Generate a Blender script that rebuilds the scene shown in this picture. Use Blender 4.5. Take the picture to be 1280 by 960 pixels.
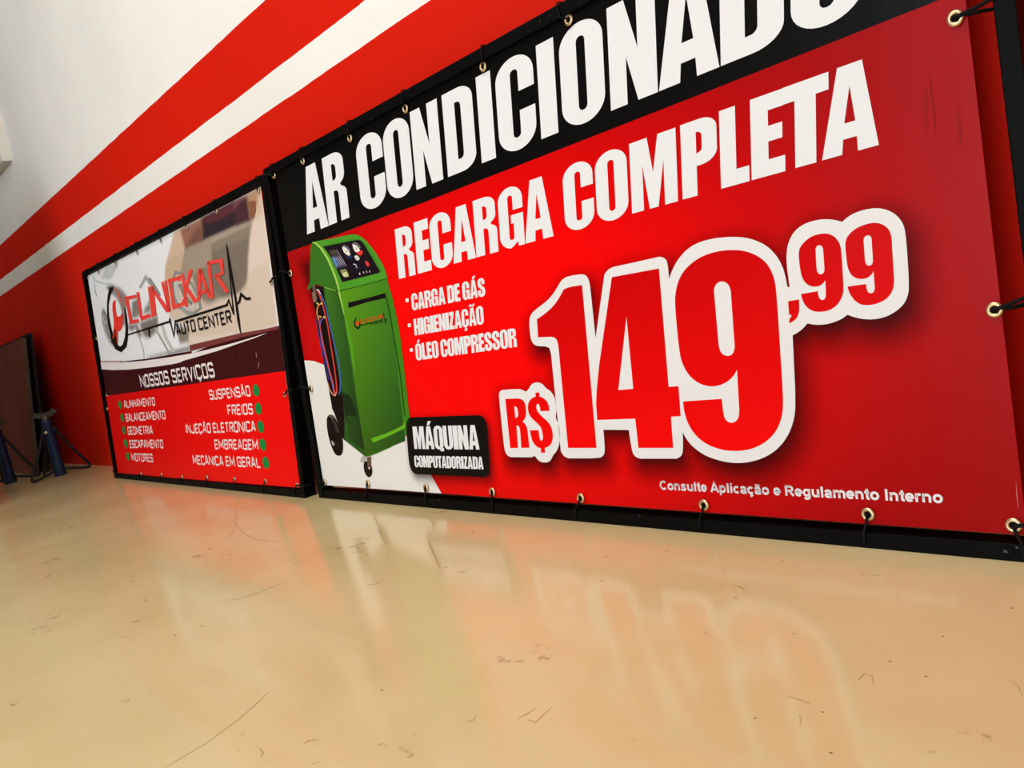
import bpy, bmesh, json, math, random
from mathutils import Vector, Matrix
from mathutils.geometry import tessellate_polygon

# ------------------------------------------------------------------ scene, camera, light
for o in list(bpy.data.objects):
    bpy.data.objects.remove(o)
SC = bpy.context.scene
COL = SC.collection
SC.view_settings.view_transform = 'Standard'
SC.view_settings.look = 'None'
SC.view_settings.gamma = 1.0
SC.view_settings.use_curve_mapping = False
SC.view_settings.exposure = -0.07

cam = bpy.data.cameras.new('camera')
cam.sensor_width = 36.0
cam.lens = 29.14
cam.clip_start = 0.02
cam_o = bpy.data.objects.new('camera', cam)
COL.objects.link(cam_o)
right = Vector((0.65944, 0.72239, -0.20807)); up = Vector((0.05619, 0.22863, 0.97189)); fwd = Vector((-0.74965, 0.65260, -0.11018))
m = Matrix((right, up, -fwd)).transposed().to_4x4()
m.translation = (0, 0, 0.495)
cam_o.matrix_world = m
SC.camera = cam_o

def lin(h):
    if isinstance(h, str):
        h = [int(h[i:i + 2], 16) / 255 for i in (1, 3, 5)]
    return tuple(c / 12.92 if c <= .04045 else ((c + .055) / 1.055) ** 2.4 for c in h)

world = bpy.data.worlds.new('daylight'); SC.world = world; world.use_nodes = True
world.node_tree.nodes['Background'].inputs[0].default_value = (.87, .955, 1.09, 1)
world.node_tree.nodes['Background'].inputs[1].default_value = 4.7

def area(name, loc, target, sx, sy, power, color=(1, .98, .96), portal=False):
    l = bpy.data.lights.new(name, 'AREA'); l.shape = 'RECTANGLE'; l.size = sx; l.size_y = sy; l.energy = power; l.color = color
    l.cycles.is_portal = portal
    o = bpy.data.objects.new(name, l); COL.objects.link(o); o.location = loc
    o.rotation_euler = (Vector(target) - Vector(loc)).to_track_quat('-Z', 'Y').to_euler()
    return o
area('garage_opening', (-.6, -6.95, 2.2), (-.6, 0, 2.2), 5.6, 4.4, 1, portal=True)
area('ceiling_lamp', (-1.35, -.3, 4.25), (-1.35, .0, 0), 2.6, 1.0, 88)


# ------------------------------------------------------------------ helpers
def mat(name, color=None, rough=.5, spec=.5, metal=0.0):
    mt = bpy.data.materials.new(name); mt.use_nodes = True
    b = mt.node_tree.nodes['Principled BSDF']
    if color is not None:
        b.inputs['Base Color'].default_value = (*lin(color), 1)
    b.inputs['Roughness'].default_value = rough
    b.inputs['Specular IOR Level'].default_value = spec
    b.inputs['Metallic'].default_value = metal
    return mt

def nodes(mt):
    return mt.node_tree.nodes, mt.node_tree.links, mt.node_tree.nodes['Principled BSDF']

def tag(o, label=None, category=None, group=None, kind=None):
    for k, v in (('label', label), ('category', category), ('group', group), ('kind', kind)):
        if v: o[k] = v
    return o

def link(name, me, parent=None):
    o = bpy.data.objects.new(name, me)
    COL.objects.link(o)
    if parent is not None: o.parent = parent
    return o

def obj(name, bm, mats, parent=None, smooth=False):
    me = bpy.data.meshes.new(name)
    bm.to_mesh(me); bm.free()
    for x in (mats if isinstance(mats, (list, tuple)) else [mats]): me.materials.append(x)
    if smooth:
        for p in me.polygons: p.use_smooth = True
    return link(name, me, parent)

def empty(name, loc, rot=None):
    e = bpy.data.objects.new(name, None); COL.objects.link(e)
    e.empty_display_size = .1
    if rot is not None:
        mm = rot.to_4x4(); mm.translation = loc; e.matrix_world = mm
    else:
        e.location = loc
    return e

def add_box(bm, lo, hi, bevel=0.0):
    g = bmesh.ops.create_cube(bm, size=1)
    for v in g['verts']:
        v.co = Vector([lo[i] + (v.co[i] + .5) * (hi[i] - lo[i]) for i in range(3)])
    if bevel:
        es = list({e for v in g['verts'] for e in v.link_edges})
        bmesh.ops.bevel(bm, geom=es, offset=bevel, segments=2, affect='EDGES', profile=.6)

def add_beam(bm, a, b, wx, wy, side=Vector((0, 1, 0)), bevel=0.0):
    a, b = Vector(a), Vector(b); d = (b - a).normalized()
    u = side.cross(d).normalized(); v = d.cross(u).normalized()
    vs = []
    for p in (a, b):
        for su, sv in ((-1, -1), (1, -1), (1, 1), (-1, 1)):
            vs.append(bm.verts.new(p + u * su * wx / 2 + v * sv * wy / 2))
    fs = [(0, 3, 2, 1), (4, 5, 6, 7)] + [(i, (i + 1) % 4, 4 + (i + 1) % 4, 4 + i) for i in range(4)]
    for f in fs: bm.faces.new([vs[i] for i in f])
    if bevel:
        es = list({e for v_ in vs for e in v_.link_edges})
        bmesh.ops.bevel(bm, geom=es, offset=bevel, segments=2, affect='EDGES', profile=.6)

def add_tube(bm, pts, r, n=8, closed=False):
    pts = [Vector(p) for p in pts]; N = len(pts); rings = []
    up_ = Vector((0, 0, 1))
    for i, p in enumerate(pts):
        if closed: d = pts[(i + 1) % N] - pts[i - 1]
        else: d = pts[min(i + 1, N - 1)] - pts[max(i - 1, 0)]
        d.normalize()
        ref = up_ if abs(d.dot(up_)) < .95 else Vector((1, 0, 0))
        if i and rings: ref = last - d * last.dot(d)
        u = (ref - d * ref.dot(d)).normalized(); v = d.cross(u); last = u
        rr = r[i] if isinstance(r, (list, tuple)) else r
        rings.append([bm.verts.new(p + (u * math.cos(2 * math.pi * k / n) + v * math.sin(2 * math.pi * k / n)) * rr) for k in range(n)])
    for i in range(N if closed else N - 1):
        a, b = rings[i], rings[(i + 1) % N]
        for k in range(n): bm.faces.new((a[k], a[(k + 1) % n], b[(k + 1) % n], b[k]))
    if not closed:
        bm.faces.new(rings[0][::-1]); bm.faces.new(rings[-1])

def spline(pts, sub=6):
    P = [Vector(p) for p in pts]; out = []
    for i in range(len(P) - 1):
        p0, p1, p2, p3 = P[max(i - 1, 0)], P[i], P[i + 1], P[min(i + 2, len(P) - 1)]
        for k in range(sub):
            t = k / sub
            out.append(.5 * (2 * p1 + (p2 - p0) * t + (2 * p0 - 5 * p1 + 4 * p2 - p3) * t * t + (3 * p1 - p0 - 3 * p2 + p3) * t ** 3))
    return out + [P[-1]]

# ------------------------------------------------------------------ materials
def plaster_bands():
    # painted wall: red, white stripe, red stripe, white; edges slightly uneven by hand
    mt = mat('wall_paint', rough=.5, spec=.12); N, L, b = nodes(mt)
    geo = N.new('ShaderNodeNewGeometry'); sep = N.new('ShaderNodeSeparateXYZ'); L.new(geo.outputs['Position'], sep.inputs[0])
    nz = N.new('ShaderNodeTexNoise'); nz.inputs['Scale'].default_value = 9; nz.inputs['Detail'].default_value = 4
    L.new(geo.outputs['Position'], nz.inputs['Vector'])
    sh = N.new('ShaderNodeMath'); sh.operation = 'MULTIPLY_ADD'; sh.inputs[1].default_value = .006; L.new(nz.outputs['Fac'], sh.inputs[0]); L.new(sep.outputs['Z'], sh.inputs[2])
    rmp = N.new('ShaderNodeValToRGB'); dv = N.new('ShaderNodeMath'); dv.operation = 'DIVIDE'; dv.inputs[1].default_value = 4.0
    L.new(sh.outputs[0], dv.inputs[0]); L.new(dv.outputs[0], rmp.inputs[0])
    rmp.color_ramp.interpolation = 'CONSTANT'
    RED = (*lin('#DA1A04'), 1); WHT = (*lin('#F7F5EF'), 1)
    el = rmp.color_ramp.elements
    el[0].position = 0; el[0].color = RED
    el[1].position = 1.172 / 4; el[1].color = WHT
    e = el.new(1.268 / 4); e.color = RED
    e = el.new(1.463 / 4); e.color = WHT
    n2 = N.new('ShaderNodeTexNoise'); n2.inputs['Scale'].default_value = 1.7; n2.inputs['Detail'].default_value = 6; L.new(geo.outputs['Position'], n2.inputs['Vector'])
    mx = N.new('ShaderNodeMix'); mx.data_type = 'RGBA'; mx.blend_type = 'MULTIPLY'
    r2 = N.new('ShaderNodeMapRange'); r2.inputs['From Min'].default_value = .35; r2.inputs['From Max'].default_value = .65
    r2.inputs['To Min'].default_value = .93; r2.inputs['To Max'].default_value = 1.0; L.new(n2.outputs['Fac'], r2.inputs['Value'])
    mx.inputs['Factor'].default_value = 1; L.new(rmp.outputs['Color'], mx.inputs['A']); L.new(r2.outputs['Result'], mx.inputs['B'])
    # chipped paint flecks just above the floor
    n3 = N.new('ShaderNodeTexNoise'); n3.inputs['Scale'].default_value = 55; n3.inputs['Detail'].default_value = 2; L.new(geo.outputs['Position'], n3.inputs['Vector'])
    g3 = N.new('ShaderNodeMath'); g3.operation = 'GREATER_THAN'; g3.inputs[1].default_value = .74; L.new(n3.outputs['Fac'], g3.inputs[0])
    l3 = N.new('ShaderNodeMath'); l3.operation = 'LESS_THAN'; l3.inputs[1].default_value = .1; L.new(sep.outputs['Z'], l3.inputs[0])
    m3 = N.new('ShaderNodeMath'); m3.operation = 'MULTIPLY'; L.new(g3.outputs[0], m3.inputs[0]); L.new(l3.outputs[0], m3.inputs[1])
    mx2 = N.new('ShaderNodeMix'); mx2.data_type = 'RGBA'; L.new(m3.outputs[0], mx2.inputs['Factor']); L.new(mx.outputs['Result'], mx2.inputs['A']); mx2.inputs['B'].default_value = (*lin('#D9B9A8'), 1)
    L.new(mx2.outputs['Result'], b.inputs['Base Color'])
    bp = N.new('ShaderNodeBump'); bp.inputs['Strength'].default_value = .12; bp.inputs['Distance'].default_value = .01
    n4 = N.new('ShaderNodeTexNoise'); n4.inputs['Scale'].default_value = 3.5; n4.inputs['Detail'].default_value = 5; L.new(geo.outputs['Position'], n4.inputs['Vector'])
    L.new(n4.outputs['Fac'], bp.inputs['Height']); L.new(bp.outputs['Normal'], b.inputs['Normal'])
    return mt

def floor_paint(mark=False):
    mt = mat('floor_mark' if mark else 'floor_paint', rough=.13, spec=.5); N, L, b = nodes(mt)
    geo = N.new('ShaderNodeNewGeometry')
    n1 = N.new('ShaderNodeTexNoise'); n1.inputs['Scale'].default_value = 2.2; n1.inputs['Detail'].default_value = 7; n1.inputs['Roughness'].default_value = .6
    L.new(geo.outputs['Position'], n1.inputs['Vector'])
    rmp = N.new('ShaderNodeValToRGB'); L.new(n1.outputs['Fac'], rmp.inputs[0])
    el = rmp.color_ramp.elements
    el[0].position = .3; el[0].color = (*lin('#D0BA86'), 1); el[1].position = .7; el[1].color = (*lin('#DEC998'), 1)
    # small dirt specks and faint scuffs
    n2 = N.new('ShaderNodeTexNoise'); n2.inputs['Scale'].default_value = 42; n2.inputs['Detail'].default_value = 3; L.new(geo.outputs['Position'], n2.inputs['Vector'])
    n3 = N.new('ShaderNodeTexNoise'); n3.inputs['Scale'].default_value = 5; n3.inputs['Detail'].default_value = 2; L.new(geo.outputs['Position'], n3.inputs['Vector'])
    ad = N.new('ShaderNodeMath'); ad.operation = 'MULTIPLY'; L.new(n2.outputs['Fac'], ad.inputs[0]); L.new(n3.outputs['Fac'], ad.inputs[1])
    r2 = N.new('ShaderNodeMapRange'); r2.inputs['From Min'].default_value = .40; r2.inputs['From Max'].default_value = .46
    r2.inputs['To Min'].default_value = 0; r2.inputs['To Max'].default_value = .4; L.new(ad.outputs[0], r2.inputs['Value'])
    mx = N.new('ShaderNodeMix'); mx.data_type = 'RGBA'; L.new(r2.outputs['Result'], mx.inputs['Factor']); L.new(rmp.outputs['Color'], mx.inputs['A'])
    mx.inputs['B'].default_value = (*lin('#7A5A36'), 1)
    out = mx.outputs['Result']
    if mark:
        m2 = N.new('ShaderNodeMix'); m2.data_type = 'RGBA'; m2.blend_type = 'MULTIPLY'; m2.inputs['Factor'].default_value = 1
        ca = N.new('ShaderNodeAttribute'); ca.attribute_name = 'print'
        L.new(out, m2.inputs['A']); L.new(ca.outputs['Color'], m2.inputs['B']); out = m2.outputs['Result']
    L.new(out, b.inputs['Base Color'])
    bp = N.new('ShaderNodeBump'); bp.inputs['Strength'].default_value = .05; bp.inputs['Distance'].default_value = .01
    n4 = N.new('ShaderNodeTexNoise'); n4.inputs['Scale'].default_value = 7; n4.inputs['Detail'].default_value = 3; L.new(geo.outputs['Position'], n4.inputs['Vector'])
    L.new(n4.outputs['Fac'], bp.inputs['Height']); L.new(bp.outputs['Normal'], b.inputs['Normal'])
    r4 = N.new('ShaderNodeMapRange'); r4.inputs['From Min'].default_value = .3; r4.inputs['From Max'].default_value = .7
    r4.inputs['To Min'].default_value = .13 * .75; r4.inputs['To Max'].default_value = .13 * 1.3; L.new(n1.outputs['Fac'], r4.inputs['Value'])
    L.new(r4.outputs['Result'], b.inputs['Roughness'])
    return mt

def vinyl(name, rough, spec, soft=False):
    # printed vinyl sheet: the print's own colours sit in the attribute "print"
    mt = mat(name, rough=rough, spec=spec); N, L, b = nodes(mt)
    at = N.new('ShaderNodeAttribute'); at.attribute_name = 'print'
    L.new(at.outputs['Color'], b.inputs['Base Color'])
    if soft: L.new(at.outputs['Alpha'], b.inputs['Alpha'])
    tc = N.new('ShaderNodeTexCoord'); mp = N.new('ShaderNodeMapping'); mp.inputs['Scale'].default_value = (14, 14, 1.2)
    L.new(tc.outputs['Object'], mp.inputs['Vector'])
    n1 = N.new('ShaderNodeTexNoise'); n1.inputs['Scale'].default_value = 1.0; n1.inputs['Detail'].default_value = 4; L.new(mp.outputs['Vector'], n1.inputs['Vector'])
    bp = N.new('ShaderNodeBump'); bp.inputs['Strength'].default_value = .10; bp.inputs['Distance'].default_value = .01
    L.new(n1.outputs['Fac'], bp.inputs['Height']); L.new(bp.outputs['Normal'], b.inputs['Normal'])
    return mt

def black_paint():
    mt = mat('black_enamel', '#050505', .5, .07); N, L, b = nodes(mt)
    geo = N.new('ShaderNodeNewGeometry')
    n = N.new('ShaderNodeTexNoise'); n.inputs['Scale'].default_value = 60; n.inputs['Detail'].default_value = 4; L.new(geo.outputs['Position'], n.inputs['Vector'])
    r = N.new('ShaderNodeMapRange'); r.inputs['From Min'].default_value = .72; r.inputs['From Max'].default_value = .76; L.new(n.outputs['Fac'], r.inputs['Value'])
    mx = N.new('ShaderNodeMix'); mx.data_type = 'RGBA'; L.new(r.outputs['Result'], mx.inputs['Factor'])
    mx.inputs['A'].default_value = (*lin('#050505'), 1); mx.inputs['B'].default_value = (*lin('#77736A'), 1)
    L.new(mx.outputs['Result'], b.inputs['Base Color'])
    return mt

def noisy(name, c0, c1, scale, rough, spec=.4, stretch=(1, 1, 1)):
    mt = mat(name, rough=rough, spec=spec); N, L, b = nodes(mt)
    tc = N.new('ShaderNodeTexCoord'); mp = N.new('ShaderNodeMapping'); mp.inputs['Scale'].default_value = stretch; L.new(tc.outputs['Object'], mp.inputs['Vector'])
    n = N.new('ShaderNodeTexNoise'); n.inputs['Scale'].default_value = scale; n.inputs['Detail'].default_value = 5; L.new(mp.outputs['Vector'], n.inputs['Vector'])
    r = N.new('ShaderNodeValToRGB'); L.new(n.outputs['Fac'], r.inputs[0])
    r.color_ramp.elements[0].position = .35; r.color_ramp.elements[0].color = (*lin(c0), 1)
    r.color_ramp.elements[1].position = .65; r.color_ramp.elements[1].color = (*lin(c1), 1)
    L.new(r.outputs['Color'], b.inputs['Base Color'])
    return mt

M_WALL = plaster_bands(); M_FLOOR = floor_paint(); M_MARK = floor_paint(True)
M_VIN = vinyl('printed_vinyl', .28, .09); M_SOFT = vinyl('printed_vinyl_soft', .28, .09, True)
M_BLACK = black_paint()
M_CORD = mat('black_cord', '#0A0A0A', .8, .2)
M_BRASS = mat('brass_eyelet', '#D9BE93', .32, .5, .85)
M_HOLE = mat('eyelet_hole', '#0A0808', .9, .1)
M_BLUE = noisy('blue_enamel', '#0A2344', '#0E2C52', 14, .4)
M_JACKDARK = noisy('dark_steel', '#141A20', '#0C1013', 18, .5)
M_STEEL = mat('worn_steel', '#5A5650', .5, .4, .6)
M_WHITE = mat('white_dab', '#E8E6E0', .5)
M_BOARD = noisy('brown_hardboard', '#6A302A', '#7C3E34', 4, .55, .3, (1, 1, .4))
M_BOARDEDGE = noisy('board_edge', '#4B4034', '#5C4E3F', 9, .7, .2)
M_BLACKBOARD = noisy('black_board', '#0C0B0B', '#161414', 6, .6, .3)
M_BAY = noisy('grey_bay_paint', '#6A655C', '#767066', 3, .7, .2)
M_LEDGE = noisy('cream_plaster', '#DEDACE', '#E8E4DA', 4, .6, .25)

# ------------------------------------------------------------------ lettering
# heavy condensed capitals: loops on a 0..1 square, (x, y) with y up; 'q' marks an arc corner
def arc(cx, cy, rx, ry, a0, a1, n=8):
    return [(cx + rx * math.cos(math.radians(a0 + (a1 - a0) * k / n)), cy + ry * math.sin(math.radians(a0 + (a1 - a0) * k / n))) for k in range(n + 1)]
def slot(x0, x1, y0, y1, ry=.05):
    c = (x0 + x1) / 2; rx = (x1 - x0) / 2
    return arc(c, y1 - ry, rx, ry, 180, 0, 6) + arc(c, y0 + ry, rx, ry, 0, -180, 6)
O_OUT = arc(.5, .79, .5, .225, 180, 90) + arc(.5, .79, .5, .225, 90, 0)[1:] + arc(.5, .21, .5, .225, 0, -90) + arc(.5, .21, .5, .225, -90, -180)[1:]
def c_shape(up_cut, low_cut):
    return ([(1, up_cut)] + arc(.5, .79, .5, .225, 0, 90) + arc(.5, .79, .5, .225, 90, 180)[1:] +
            arc(.5, .21, .5, .225, 180, 270) + arc(.5, .21, .5, .225, 270, 360)[1:] + [(1, low_cut), (.6, low_cut)] +
            arc(.5, .17, .1, .045, 0, -180, 6) + arc(.5, .83, .1, .045, 180, 0, 6) + [(.6, up_cut)])
A_ = [[(0, 0), (.285, 1), (.715, 1), (1, 0), (.645, 0), (.625, .17), (.385, .17), (.365, 0)], [(.405, .35), (.6, .35), (.5, .76)]]
R_ = [[(0, 0), (0, 1), (.5, 1)] + arc(.5, .84, .47, .16, 90, 0) + arc(.62, .67, .35, .14, 0, -70, 5) + [(.74, .525)] + arc(.62, .39, .38, .115, 65, 0, 5) + [(1, 0), (.62, 0), (.62, .33)] +
      arc(.5, .38, .12, .08, 0, 90, 5) + [(.4, .46), (.4, 0)], [(.4, .85), (.48, .85)] + arc(.5, .78, .09, .06, 80, 0, 4) + arc(.5, .68, .09, .06, 0, -80, 4) + [(.4, .61)]]
G_ = [[(1, .62)] + arc(.5, .79, .5, .225, 0, 90) + arc(.5, .79, .5, .225, 90, 180)[1:] + arc(.5, .21, .5, .225, 180, 262) + [(.6, .03), (.72, .085), (.76, 0), (1, 0), (1, .54), (.5, .54), (.5, .40), (.6, .40)] +
      arc(.5, .17, .1, .045, 0, -180, 6) + arc(.5, .83, .1, .045, 180, 0, 6) + [(.6, .62)]]
D_ = [[(0, 0), (0, 1), (.52, 1)] + arc(.52, .83, .48, .17, 90, 0) + arc(.52, .17, .48, .17, 0, -90),
      [(.4, .84), (.47, .84)] + arc(.49, .78, .11, .06, 80, 0, 4) + arc(.49, .22, .11, .06, 0, -80, 4) + [(.4, .16)]]
S_ = [[(.97, .66)] + arc(.5, .80, .47, .215, 0, 90) + arc(.5, .80, .49, .215, 90, 180)[1:] + [(.01, .72), (.05, .6), (.2, .51), (.45, .41), (.57, .33), (.59, .24), (.58, .17), (.5, .135), (.42, .17), (.4, .24), (.4, .36), (0, .36)] +
      arc(.5, .21, .5, .225, 180, 270) + arc(.5, .21, .5, .225, 270, 360)[1:] + [(1, .30), (.96, .42), (.8, .51), (.55, .61), (.43, .69), (.41, .78), (.43, .84), (.5, .865), (.56, .84), (.59, .78), (.59, .66)]]
IMPACT = {
 'A': (.68, A_), 'C': (.66, [c_shape(.62, .41)]), 'D': (.665, D_), 'O': (.66, [O_OUT, slot(.4, .6, .125, .875)]), 'R': (.665, R_), 'G': (.665, G_), 'S': (.64, S_),
 'E': (.5, [[(0, 0), (0, 1), (.97, 1), (.97, .80), (.52, .80), (.52, .61), (.93, .61), (.93, .42), (.52, .42), (.52, .2), (1, .2), (1, 0)]]),
 'N': (.67, [[(0, 0), (0, 1), (.36, 1), (.62, .5), (.62, 1), (1, 1), (1, 0), (.6, 0), (.37, .46), (.37, 0)]]),
 'I': (.33, [[(0, 0), (0, 1), (1, 1), (1, 0)]]),
 'M': (.86, [[(0, 0), (0, 1), (.39, 1), (.5, .5), (.62, 1), (1, 1), (1, 0), (.73, 0), (.73, .63), (.59, 0), (.40, 0), (.27, .65), (.27, 0)]]),
 'P': (.62, [[(0, 0), (0, 1), (.55, 1)] + arc(.55, .84, .45, .16, 90, 0) + arc(.55, .555, .45, .16, 0, -90) + [(.43, .395), (.43, 0)], [(.43, .84), (.5, .84)] + arc(.5, .78, .09, .05, 80, 0, 4) + arc(.5, .62, .09, .05, 0, -80, 4) + [(.43, .56)]]),
 'L': (.48, [[(0, 0), (0, 1), (.56, 1), (.56, .2), (1, .2), (1, 0)]]),
 'T': (.56, [[(.27, 0), (.27, .8), (0, .8), (0, 1), (1, 1), (1, .8), (.73, .8), (.73, 0)]]),
 'H': (.68, [[(0, 0), (0, 1), (.39, 1), (.39, .61), (.61, .61), (.61, 1), (1, 1), (1, 0), (.61, 0), (.61, .41), (.39, .41), (.39, 0)]]),
 'U': (.66, [[(0, 1), (.4, 1)] + arc(.5, .17, .1, .045, 180, 360, 6) + [(.6, 1), (1, 1)] + arc(.5, .21, .5, .225, 0, -90) + arc(.5, .21, .5, .225, -90, -180)[1:]]),
 'Z': (.49, [[(0, 0), (0, .17), (.46, .8), (.05, .8), (.05, 1), (1, 1), (1, .84), (.53, .2), (1, .2), (1, 0)]]),
 '-': (.38, [[(.05, .28), (.05, .48), (.95, .48), (.95, .28)]]),
}
IMPACT['Q'] = (.66, IMPACT['O'][1] )
def accents(ch):
    base = {'Á': 'A', 'Ã': 'A', 'Ó': 'O', 'Ç': 'C', 'Â': 'A', 'Ô': 'O'}.get(ch, ch)
    extra = []
    if ch in 'ÁÓ': extra = [[(.36, 1.04), (.52, 1.22), (.86, 1.22), (.62, 1.04)]]
    if ch == 'Ã': extra = [[(.12, 1.06), (.16, 1.17), (.3, 1.22), (.5, 1.17), (.7, 1.16), (.76, 1.22), (.9, 1.22), (.86, 1.1), (.7, 1.05), (.5, 1.09), (.32, 1.11), (.26, 1.06)]]
    if ch in 'ÂÔ': extra = [[(.2, 1.04), (.42, 1.2), (.6, 1.2), (.82, 1.04), (.62, 1.04), (.5, 1.1), (.38, 1.04)]]
    if ch == 'Ç': extra = [[(.4, -.02), (.36, -.1), (.5, -.1), (.5, -.16), (.3, -.15), (.3, -.22), (.6, -.23), (.72, -.17), (.72, -.09), (.6, -.06), (.6, -.02)]]
    if ch == 'Q': extra = [[(.56, .02), (.62, -.09), (1.0, -.09), (1.0, .05), (.78, .06), (.7, .12)]]
    return base, extra

# squared technical capitals: strokes on a 0..1 square
TECH = {
 'A': [[(0, 0), (.42, 1), (.58, 1), (1, 0)], [(.16, .3), (.84, .3)]], 'B': [[(0, 0), (0, 1), (.85, 1), (.95, .9), (.95, .6), (.85, .52), (0, .52)], [(.85, .52), (1, .42), (1, .1), (.9, 0), (0, 0)]],
 'C': [[(1, .78), (1, .9), (.9, 1), (.1, 1), (0, .9), (0, .1), (.1, 0), (.9, 0), (1, .1), (1, .22)]], 'E': [[(1, 1), (0, 1), (0, 0), (1, 0)], [(0, .5), (.85, .5)]],
 'F': [[(1, 1), (0, 1), (0, 0)], [(0, .5), (.8, .5)]], 'G': [[(1, .8), (1, .9), (.9, 1), (.1, 1), (0, .9), (0, .1), (.1, 0), (1, 0), (1, .45), (.55, .45)]],
 'H': [[(0, 0), (0, 1)], [(1, 0), (1, 1)], [(0, .5), (1, .5)]], 'I': [[(.5, 0), (.5, 1)]], 'J': [[(1, 1), (1, .1), (.9, 0), (.1, 0), (0, .1), (0, .25)]],
 'L': [[(0, 1), (0, 0), (1, 0)]], 'M': [[(0, 0), (0, 1), (.5, .25), (1, 1), (1, 0)]], 'N': [[(0, 0), (0, 1), (1, 0), (1, 1)]],
 'O': [[(.1, 0), (0, .1), (0, .9), (.1, 1), (.9, 1), (1, .9), (1, .1), (.9, 0), (.1, 0)]], 'P': [[(0, 0), (0, 1), (.9, 1), (1, .9), (1, .55), (.9, .45), (0, .45)]],
 'R': [[(0, 0), (0, 1), (.9, 1), (1, .9), (1, .58), (.9, .48), (.25, .48)], [(.45, .48), (1, 0)]], 'S': [[(1, .8), (1, .9), (.9, 1), (.1, 1), (0, .9), (0, .6), (.1, .5), (.9, .5), (1, .4), (1, .1), (.9, 0), (.1, 0), (0, .1), (0, .2)]],
 'T': [[(0, 1), (1, 1)], [(.5, 1), (.5, 0)]], 'U': [[(0, 1), (0, .1), (.1, 0), (.9, 0), (1, .1), (1, 1)]], 'V': [[(0, 1), (.5, 0), (1, 1)]], 'K': [[(0, 0), (0, 1)], [(1, 1), (.15, .5), (1, 0)]],
}
TECH_ACC = {'Ç': ('C', [[(.5, 0), (.55, -.16), (.35, -.2)]]), 'Ã': ('A', [[(.3, 1.2), (.7, 1.2)]]), 'Ô': ('O', [[(.5, 1.16), (.5, 1.24)]]), 'Â': ('A', [[(.5, 1.16), (.5, 1.24)]])}
TW = {'I': .18, 'M': .85, 'N': .75, ' ': .32, 'A': .72, 'Ã': .72, 'Â': .72, 'L': .6, 'T': .64, 'E': .62, 'F': .62, 'V': .7}

# plain bold sans for the small print: strokes in units of the capital height
_o = lambda cx, cy, rx, ry: arc(cx, cy, rx, ry, 0, 360, 24)
_n = lambda x: [(x, .3), (x, .42)] + arc(x + .25, .42, .25, .225, 180, 0, 10)[1:] + [(x + .5, 0)]
SANS = {
 'C': (1.01, [arc(.53, .5, .37, .415, 42, 318, 20)]), 'o': (.853, [_o(.426, .365, .285, .28)]), 'n': (.853, [[(.17, 0), (.17, .735)], _n(.17)]),
 's': (.777, [[(.62, .53), (.56, .6), (.47, .64), (.36, .65), (.24, .62), (.18, .55), (.2, .47), (.29, .42), (.45, .37), (.58, .31), (.61, .23), (.57, .14), (.47, .09), (.36, .08), (.25, .1), (.17, .15), (.13, .22)]]),
 'u': (.853, [[(.67, 0), (.67, .735)], [(.17, .735), (.17, .31)] + arc(.42, .31, .25, .225, 180, 360, 10)[1:]]), 'l': (.388, [[(.194, 0), (.194, 1)]]),
 't': (.465, [[(.25, .95), (.25, .2), (.28, .12), (.36, .09), (.44, .1)], [(.02, .655), (.43, .655)]]),
 'e': (.777, [[(.14, .355), (.655, .355)] + arc(.385, .365, .27, .28, 5, 318, 20)]), 'A': (1.008, [[(.09, 0), (.505, .97), (.92, 0)], [(.24, .29), (.77, .29)]]),
 'p': (.853, [[(.17, -.27), (.17, .735)], _o(.43, .365, .26, .28)]), 'i': (.388, [[(.194, 0), (.194, .735)], [(.194, .85), (.194, 1)]]),
 'c': (.777, [arc(.4, .365, .27, .28, 45, 315, 18)]), 'a': (.777, [[(.14, .5), (.17, .58), (.25, .64), (.38, .655), (.51, .63), (.58, .56), (.6, .46), (.6, .14), (.64, 0)], _o(.36, .215, .225, .14)]),
 'g': (.853, [[(.67, .735), (.67, -.02), (.63, -.12), (.54, -.17), (.42, -.185), (.28, -.16), (.18, -.09)], _o(.41, .375, .26, .27)]),
 'R': (1.008, [[(.17, 0), (.17, .905), (.58, .905)] + arc(.58, .69, .22, .215, 90, -90, 10)[1:] + [(.17, .475)], [(.5, .475), (.7, .25), (.88, 0)]]),
 'm': (1.24, [[(.17, 0), (.17, .735)], [(.17, .3), (.17, .44)] + arc(.395, .44, .225, .21, 180, 0, 10)[1:] + [(.62, 0)], [(.62, .3), (.62, .44)] + arc(.845, .44, .225, .21, 180, 0, 10)[1:] + [(1.07, 0)]]),
 'I': (.388, [[(.194, 0), (.194, 1)]]), 'r': (.543, [[(.17, 0), (.17, .735)], [(.17, .4), (.2, .53), (.28, .62), (.38, .65), (.5, .63)]]),
}
SANS['ç'] = (.777, SANS['c'][1] + [[(.4, .04), (.42, -.07), (.5, -.13), (.42, -.19), (.3, -.18)]])
SANS['ã'] = (.777, SANS['a'][1] + [[(.14, .84), (.22, .9), (.31, .91), (.42, .86), (.52, .86), (.6, .93)]])

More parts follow.
